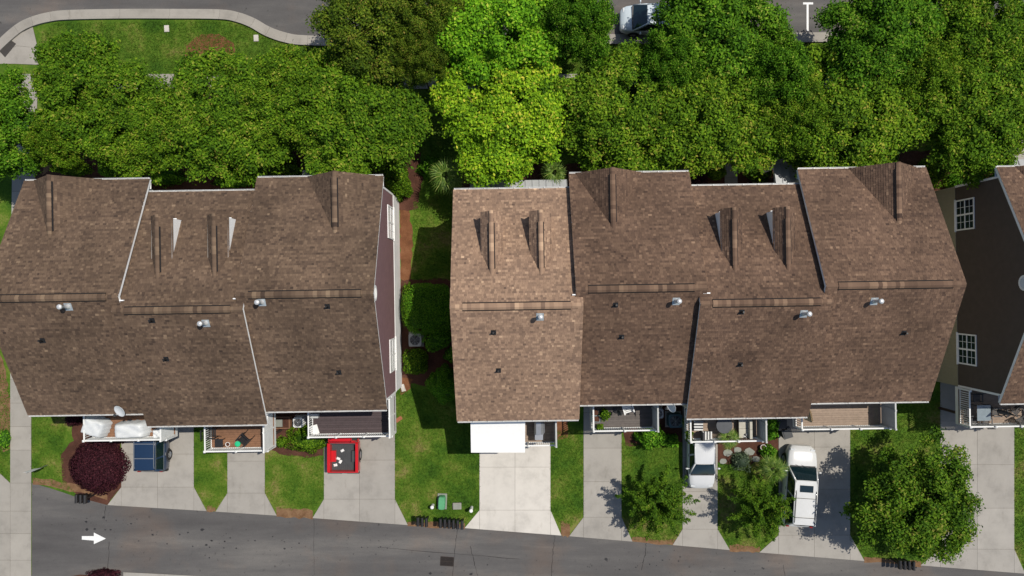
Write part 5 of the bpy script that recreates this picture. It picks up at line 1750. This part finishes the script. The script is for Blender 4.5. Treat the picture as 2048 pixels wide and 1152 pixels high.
# grill and shelf on the highlighted roof deck
def grill(px, py, rot, label, mat='dark_grey', z=DZ):
    x, y, _ = G(px, py, z + .9)
    t = thing('grill', label, 'grill', (x, y, z), rot, 'barbecue grills')
    b = MB(); b.box(-.36, .36, -.26, .26, .12, .82); b.build('cabinet', 'black_metal', t)
    b = MB(); b.extrude_x([(-.28, .83), (.28, .83), (.28, .98), (.18, 1.1), (-.1, 1.12), (-.28, 1.0)], -.36, .36); b.build('hood', mat, t)
    for s in (-1, 1):
        b = MB(); b.box(min(s * .37, s * .72), max(s * .37, s * .72), -.24, .24, .84, .87); b.build('side_shelf', mat, t)
    b = MB(); b.tube([(-.28, -.32, .98), (.28, -.32, .98)], .014, 6); b.build('handle', 'steel', t)
    for s in (-1, 1):
        b = MB(); b.T = Matrix.Translation((s * .3, .2, .07)) @ Matrix.Rotation(R(90), 4, 'Y'); b.lathe([(0, -.03), (.07, -.03), (.07, .03), (0, .03)], (0, 0, 0), 12); b.build('wheel', 'black_rubber', t)
grill(1078, 856, 1.57, 'grey topped grill in the shaded right end of the highlighted roof deck', 'steel')

# pots, chair and umbrella on the grey deck
bowl(1191, 826, DZ, .2, .34, 'pot_dark', 'dark round pot in the upper left corner of the grey deck')
x, y, _ = G(1192, 838, DZ + .35)
t = thing('planter_box', 'pale blue square planter below the dark pot on the grey deck', 'planter', (x, y, DZ))
b = MB(); b.box(-.25, .25, -.2, .2, 0, .32); b.build('shell', 'pot_blue', t)
b = MB(); b.box(-.22, .22, -.17, .17, .321, .335); b.build('filling', 'mulch', t)
def potted(px, py, z, r, label, seed, mat='leaf_arborvitae', pot='terracotta'):
    t = bowl(px, py, z, r * .5, .28, pot, label, 'potted plant', 'potted_plant', grp='potted plants')
    link('foliage', shrub_mesh(seed, r, r, r * 1.3, mat, 420, .06, 2.0, .16), t, (0, 0, .2))
    return t
potted(1209, 829, DZ, .34, 'leafy potted plant beside the dark pot on the grey deck', 60)
potted(1200, 856, DZ, .22, 'small potted plant at the front rail of the grey deck', 61)
x, y, _ = G(1256, 818, DZ + .5)
slat_chair(1256, 818, .3, 'white framed folding chair at the house wall of the grey deck', 'white_vinyl')
def umbrella(px, py, label, h=2.1, mat='dark_grey', z=DZ):
    x, y, _ = G(px, py, z + 1.2)
    t = thing('closed_umbrella', label, 'umbrella', (x, y, z), 0, 'closed umbrellas')
    b = MB(); b.lathe([(0, 0), (.25, 0), (.25, .05), (.06, .09), (0, .09)], (0, 0, 0), 16); b.build('base', 'black_metal', t)
    b = MB(); b.tube([(0, 0, .05), (0, 0, h)], .022, 8); b.build('pole', 'dark_grey', t)
    b = MB(); b.lathe([(.03, .8), (.13, .9), (.10, 1.5), (.035, h), (0, h + .04)], (0, 0, 0), 12); b.build('canopy', mat, t)
umbrella(1240, 826, 'closed dark umbrella standing on the grey deck', 1.7)
# striped chair deck
plain('stripe_white', (.62, .62, .60), .85)
def striped(px, py, rot, label):
    x, y, _ = G(px, py, DZ + .4)
    t = thing('striped_cushion_chair', label, 'chair', (x, y, DZ), rot, 'chairs with striped cushions')
    b = MB(); b.box(-.28, .28, -.30, .30, .28, .34)
    for sx in (-1, 1):
        for sy in (-1, 1):
            b.box(sx * .24 - .025, sx * .24 + .025, sy * .26 - .025, sy * .26 + .025, 0, .28)
    b.build('frame', 'black_metal', t)
    for k in range(7):
        q = MB(); q.box(-.27, .27, -.29 + .083 * k, -.29 + .083 * (k + 1), .341, .44); q.build('cushion_stripe', 'stripe_white' if k % 2 == 0 else 'cushion_stripe_dark', t)
    q = MB(); q.box(-.28, .28, .305, .36, .3, .82); q.build('backrest', 'cushion_stripe_dark', t)
striped(1397, 851, 0, 'striped cushion chair nearest the house on the patio deck above the sedan')
striped(1414, 872, 1.57, 'striped cushion chair at the front rail of the deck above the sedan')
x, y, _ = G(1449, 851, DZ + .74)
t = thing('round_table', 'round dark table on the deck above the white sedan', 'table', (x, y, DZ))
b = MB(); b.lathe([(0, .70), (.46, .70), (.48, .72), (.48, .74), (0, .745)], (0, 0, 0), 28); b.build('tabletop', 'table_slate', t)
b = MB(); b.lathe([(.28, 0), (.28, .03), (.05, .06), (.05, .70)], (0, 0, 0), 14); b.build('pedestal', 'black_metal', t)
x, y, _ = G(1490, 858, DZ + .5)
t = thing('outdoor_sofa', 'beige outdoor sofa with dark wood frame on the deck above the sedan', 'sofa', (x, y, DZ), -math.pi / 2 + ROW)
b = MB(); b.box(-.62, .62, -.36, .36, .18, .28); 
for sx in (-1, 1):
    b.box(sx * .6 - .04, sx * .6 + .04, -.36, .36, 0, .58)
b.build('frame', 'wood_dark', t)
for s in (-1, 1):
    b = MB(); b.box(min(s * .01, s * .55), max(s * .01, s * .55), -.33, .2, .282, .42); b.build('seat_cushion', 'cushion_beige', t)
    b = MB(); b.box(min(s * .01, s * .55), max(s * .01, s * .55), .21, .36, .30, .75); b.build('back_cushion', 'cushion_beige', t)
x, y, _ = G(1493, 873, DZ + .45)
t = thing('round_pouf', 'white and black striped round pouf at the sofa end', 'pouf', (x, y, DZ), .3)
for k in range(8):
    b = MB(); a0, a1 = k * math.pi / 4 + .04, (k + 1) * math.pi / 4 - .04
    rows = []
    for i in range(7):
        th = -1.1 + 2.5 * i / 6
        rows.append([(.28 * math.cos(th) * math.cos(a), .28 * math.cos(th) * math.sin(a), .25 + .25 * math.sin(th)) for a in (a0, (a0 + a1) / 2, a1)])
    b.grid(rows); b.build('panel', 'stripe_white' if k % 2 else 'cushion_stripe_dark', t, True)
for k, (px, py, r) in enumerate([(1379, 868, .18), (1379, 880, .16)]):
    potted(px, py, DZ, r, ('upper' if k == 0 else 'lower') + ' small pot plant along the left rail of the deck above the sedan', 70 + k)
for k, (px, py, m) in enumerate([(1527, 895, 'white_vinyl'), (1531, 906, 'terracotta')]):
    bowl(px, py, 0, .17, .3, m, ['white pot on the ground below the sofa end of the deck', 'red clay pot on the ground below the white pot'][k])
# stepping stones between sedan and deck garden
for k, (px, py, w_, h_) in enumerate([(1455, 905, .5, .4), (1475, 900, .45, .35), (1498, 903, .55, .42), (1446, 922, .42, .32), (1512, 918, .45, .35)]):
    x, y, _ = G(px, py)
    b = MB(); rn = random.Random(k)
    b.prism([(w_ / 1.6 * rn.uniform(.8, 1.1) * math.cos(a), h_ / 1.6 * rn.uniform(.8, 1.1) * math.sin(a)) for a in [i * math.pi / 4 for i in range(8)]], 0, .05)
    o = b.build('stepping_stone', 'box_grey', None, False, (x, y, .004)); tag(o, ['leftmost upper', 'second upper', 'rightmost upper', 'lower left', 'lower right'][k] + ' of five pale stepping stones right of the white sedan', 'stone', 'stepping stones')
# rolled shade, bin and rail extras at the right end townhouse deck
x, y, _ = G(1620, 830, 4.2)
t = thing('bamboo_shade', 'rolled tan bamboo shade hanging at the left corner of the right end deck', 'shade', (x, y, 3.3), .2)
b = MB()
for k in range(9):
    b.box(-.05 + .012 * k, -.04 + .012 * k, -.42 + .01 * k, .42 - .02 * k, .0, 1.0 + .03 * (k % 3))
b.build('slats', 'bamboo', t)
def wheelie_bin(px, py, rot, label, mat):
    x, y, _ = G(px, py, 1.0)
    t = thing('wheeled_bin', label, 'bin', (x, y, 0), rot, 'wheeled bins')
    b = MB(); P = [[(-.22, -.25), (.22, -.25), (.22, .22), (-.22, .22)], [(-.29, -.32), (.29, -.32), (.29, .32), (-.29, .32)]]
    lo = [b.pt((*p, .06)) for p in P[0]]; hi = [b.pt((*p, .98)) for p in P[1]]
    b.face(lo[::-1]); b.face(hi)
    for k in range(4): b.face((lo[k], lo[(k + 1) % 4], hi[(k + 1) % 4], hi[k]))
    b.build('body', mat, t)
    b = MB(); b.box(-.30, .30, -.35, .33, .985, 1.03); b.box(-.22, .22, -.25, .22, 1.03, 1.06); b.build('lid', mat, t)
    b = MB(); b.tube([(-.24, .38, 1.0), (.24, .38, 1.0)], .018, 6); b.build('handle', 'black_plastic', t)
    for s in (-1, 1):
        b = MB(); b.T = Matrix.Translation((s * .24, .26, .11)) @ Matrix.Rotation(R(90), 4, 'Y'); b.lathe([(0, -.03), (.11, -.03), (.11, .03), (0, .03)], (0, 0, 0), 12); b.build('wheel', 'black_rubber', t)
wheelie_bin(1564, 850, 0, 'dark bin left of the right end deck, nearest the house', 'black_plastic')
wheelie_bin(1574, 866, .3, 'dark bin left of the right end deck, nearest the white vehicle', 'dark_grey')
# dining set on the brown house deck
x, y, _ = G(1968, 826, DZ + .74)
t = thing('patio_table', 'glass topped patio table on the brown sided house deck', 'table', (x, y, DZ), ROW)
b = MB(); b.box(-.40, .40, -.46, .46, .71, .74); b.build('tabletop', 'glass_table', t)
for sx in (-1, 1):
    for sy in (-1, 1):
        b = MB(); b.box(sx * .36 - .02, sx * .36 + .02, sy * .42 - .02, sy * .42 + .02, 0, .71); b.build('leg', 'dark_grey', t)
for k, (px, py, rot, w_) in enumerate([(1938, 824, 1.57, 'left'), (1993, 824, -1.57, 'right'), (1950, 843, math.pi, 'lower left'), (1974, 843, math.pi, 'lower right')]):
    slat_chair(px, py, rot, 'dark chair at the ' + w_ + ' side of the glass patio table', 'dark_grey', sc=.85)
slat_chair(1955, 797, 0, 'black chair against the wall behind the glass patio table', 'black_metal', sc=.85)
umbrella(2005, 824, 'closed dark umbrella right of the glass patio table')
slat_chair(2034, 822, .8, 'black folding chair near the right edge on the brown sided house deck', 'black_metal', sc=.9)
slat_chair(2042, 843, 2.0, 'black folding chair at the right edge by the front rail', 'black_metal', sc=.9)

# ------------------------------------------------------------------ mailboxes, boxes, signs by the alley
def mailbox(px, py, label, rot=0.0, h=.98):
    x, y, _ = G(px, py, h + .1)
    t = thing('mailbox', label, 'mailbox', (x, y, 0), rot, 'black mailboxes along the alley')
    b = MB(); b.box(-.045, .045, -.045, .045, 0, h - .02); b.build('post', 'black_metal', t)
    b = MB(); n = 8
    prof = [(-.095, 0), (.095, 0)] + [(.095 * math.cos(math.pi * k / n), .12 + .095 * math.sin(math.pi * k / n)) for k in range(n + 1)]
    A = [b.pt((p[0], -.26, h + p[1])) for p in prof]; B = [b.pt((p[0], .26, h + p[1])) for p in prof]
    m = len(prof)
    b.face(A); b.face(B[::-1])
    for k in range(m): b.face((A[k], B[k], B[(k + 1) % m], A[(k + 1) % m]))
    b.build('body', 'black_metal', t)
    b = MB(); C = [(p[0] * 1.06, -.272, h + .002 + p[1] * 1.03) for p in prof]; D = [(p[0], -.262, p[2]) for p in C]
    b.poly(C); b.poly(D[::-1])
    b.grid([C + C[:1], D + D[:1]])
    b.build('door', 'black_plastic', t)
    b = MB(); b.box(.10, .112, -.12, -.10, h + .08, h + .26); b.box(.10, .112, -.10, -.02, h + .2, h + .26); b.build('flag', 'dark_grey', t)
words3 = ['leftmost', 'middle', 'rightmost']
for k in range(3):
    mailbox(836 + 8.3 * k, 1043 + .6 * k, words3[k] + ' of the three mailboxes left of the green utility box')
w6 = ['leftmost', 'second from the left', 'third from the left', 'third from the right', 'second from the right', 'rightmost']
for k in range(6):
    mailbox(881 + 8.6 * k, 1046 + .7 * k, w6[k] + ' of the six mailboxes below the green utility box')
for k in range(3):
    mailbox(153 + 8.5 * k, 997 + .5 * k, words3[k] + ' of the three mailboxes below the big purple shrub')
for k in range(4):
    mailbox(1800 + 9 * k, 1129 + .7 * k, ['leftmost', 'second', 'third', 'rightmost'][k] + ' of the four mailboxes under the large alley tree')
x, y, _ = G(883, 1007, .5)
t = thing('utility_box', 'green ground utility box on the lawn above the six mailboxes', 'utility box', (x, y, 0), -.03)
b = MB(); b.box(-.30, .30, -.50, .50, 0, .06); b.build('base', 'box_grey', t)
b = MB()
rows = []
for i, (k, z) in enumerate([(1.0, .06), (1.0, .42), (.96, .48), (.86, .52)]):
    rows.append([(sx * .22 * k, sy * .42 * (k if i < 3 else .93), z) for sx, sy in [(math.copysign(abs(math.cos(a)) ** .35, math.cos(a)), math.copysign(abs(math.sin(a)) ** .35, math.sin(a))) for a in [j * 2 * math.pi / 24 for j in range(24)]]])
for r in rows: r.append(r[0])
b.grid(rows); b.poly(rows[-1][:-1])
b.build('cover', 'box_green', t)
x, y, _ = G(914, 1013, .2)
t = thing('utility_vault', 'flat grey utility vault lid right of the green utility box', 'utility box', (x, y, 0), .03)
b = MB(); b.box(-.27, .27, -.20, .20, 0, .16); b.build('collar', 'concrete', t)
b = MB(); b.box(-.23, .23, -.16, .16, .16, .19); b.build('lid', 'box_grey', t)
for k, (px, py, h, lab) in enumerate([(864, 1015, .5, 'white capped marker post left of the green utility box'), (942, 1022, .75, 'white marker post near the pale driveway flare')]):
    x, y, _ = G(px, py, h)
    t = thing('marker_post', lab, 'post', (x, y, 0), 0, 'white marker posts')
    b = MB(); b.tube([(0, 0, 0), (0, 0, h)], .10, 14); b.build('post', 'white_vinyl', t)
    b = MB(); b.lathe([(.115, h - .06), (.12, h), (.08, h + .05), (0, h + .06)], (0, 0, 0), 14); b.build('cap', 'white_vinyl', t)
# meter boxes on the upper lawn
for k, (px, py) in enumerate([(333, 57), (512, 76)]):
    x, y, _ = G(px, py, .06)
    t = thing('meter_box', ['pale meter box on the upper lawn, left of the pink mulch circle', 'pale meter box on the upper lawn near the curved kerb'][k], 'utility box', (x, y, 0), .05, 'meter boxes on the upper lawn')
    b = MB(); b.box(-.15, .15, -.21, .21, 0, .06); b.build('collar', 'concrete_pale_highlit', t)
    b = MB(); b.box(-.12, .12, -.18, .18, .06, .075); b.build('lid', 'concrete_pale_highlit', t)
# drain grate
x, y, _ = G(894, 1122.5)
t = thing('drain_grate', 'dark double drain grate set in the alley asphalt', 'drain', (x, y, .012), -.07)
plain('iron', (.035, .026, .022), .7, metal=.3)
b = MB()
for x0, x1, y0, y1 in ((-.43, .43, .26, .30), (-.43, .43, -.30, -.26), (-.43, -.39, -.26, .26), (.39, .43, -.26, .26), (-.39, .39, -.02, .02)):
    b.box(x0, x1, y0, y1, 0, .022)
b.build('frame', 'iron', t)
b = MB(); b.box(-.39, .39, -.26, .26, .0, .006); b.build('pit', 'vent_slot', t)
for r in (0, 1):
    for k in range(12):
        b = MB(); xx = -.36 + .0655 * k
        b.box(xx - .012, xx + .012, (-.26 if r == 0 else .02), (-.02 if r == 0 else .26), .007, .018); b.build('bar', 'iron', t)
# road sign seen from above
x, y, _ = G(95, 930)
an = math.atan2(G(95, 930)[1], G(95, 930)[0])
t = thing('street_sign', 'white sign plate on a thin post on the lawn left of the big purple shrub', 'sign', (x, y, 0), an - .28)
b = MB(); b.tube([(0, 0, 0), (0, 0, 1.9)], .025, 8); b.build('post', 'steel', t)
b = MB(); b.box(-.23, .23, -.034, -.026, .95, 1.85); b.build('plate', 'white_vinyl', t)
# splash blocks at the downspouts
for k, (px, py, r_) in enumerate([(806, 775, .25), (798, 838, -1.0)]):
    x, y, _ = G(px, py)
    b = MB()
    b.prism([(-.09, .22), (.09, .22), (.14, -.25), (-.14, -.25)], 0, .04)
    b.box(-.12, -.09, -.2, .2, .04, .07); b.box(.09, .12, -.2, .2, .04, .07)
    o = b.build('splash_block', 'concrete_pale_highlit' if k == 0 else 'terracotta', None, False, (x, y, .004), r_)
    tag(o, ['pale splash block at the rear corner of the mauve house', 'brown splash block on the lawn right of the plum deck'][k], 'splash block')
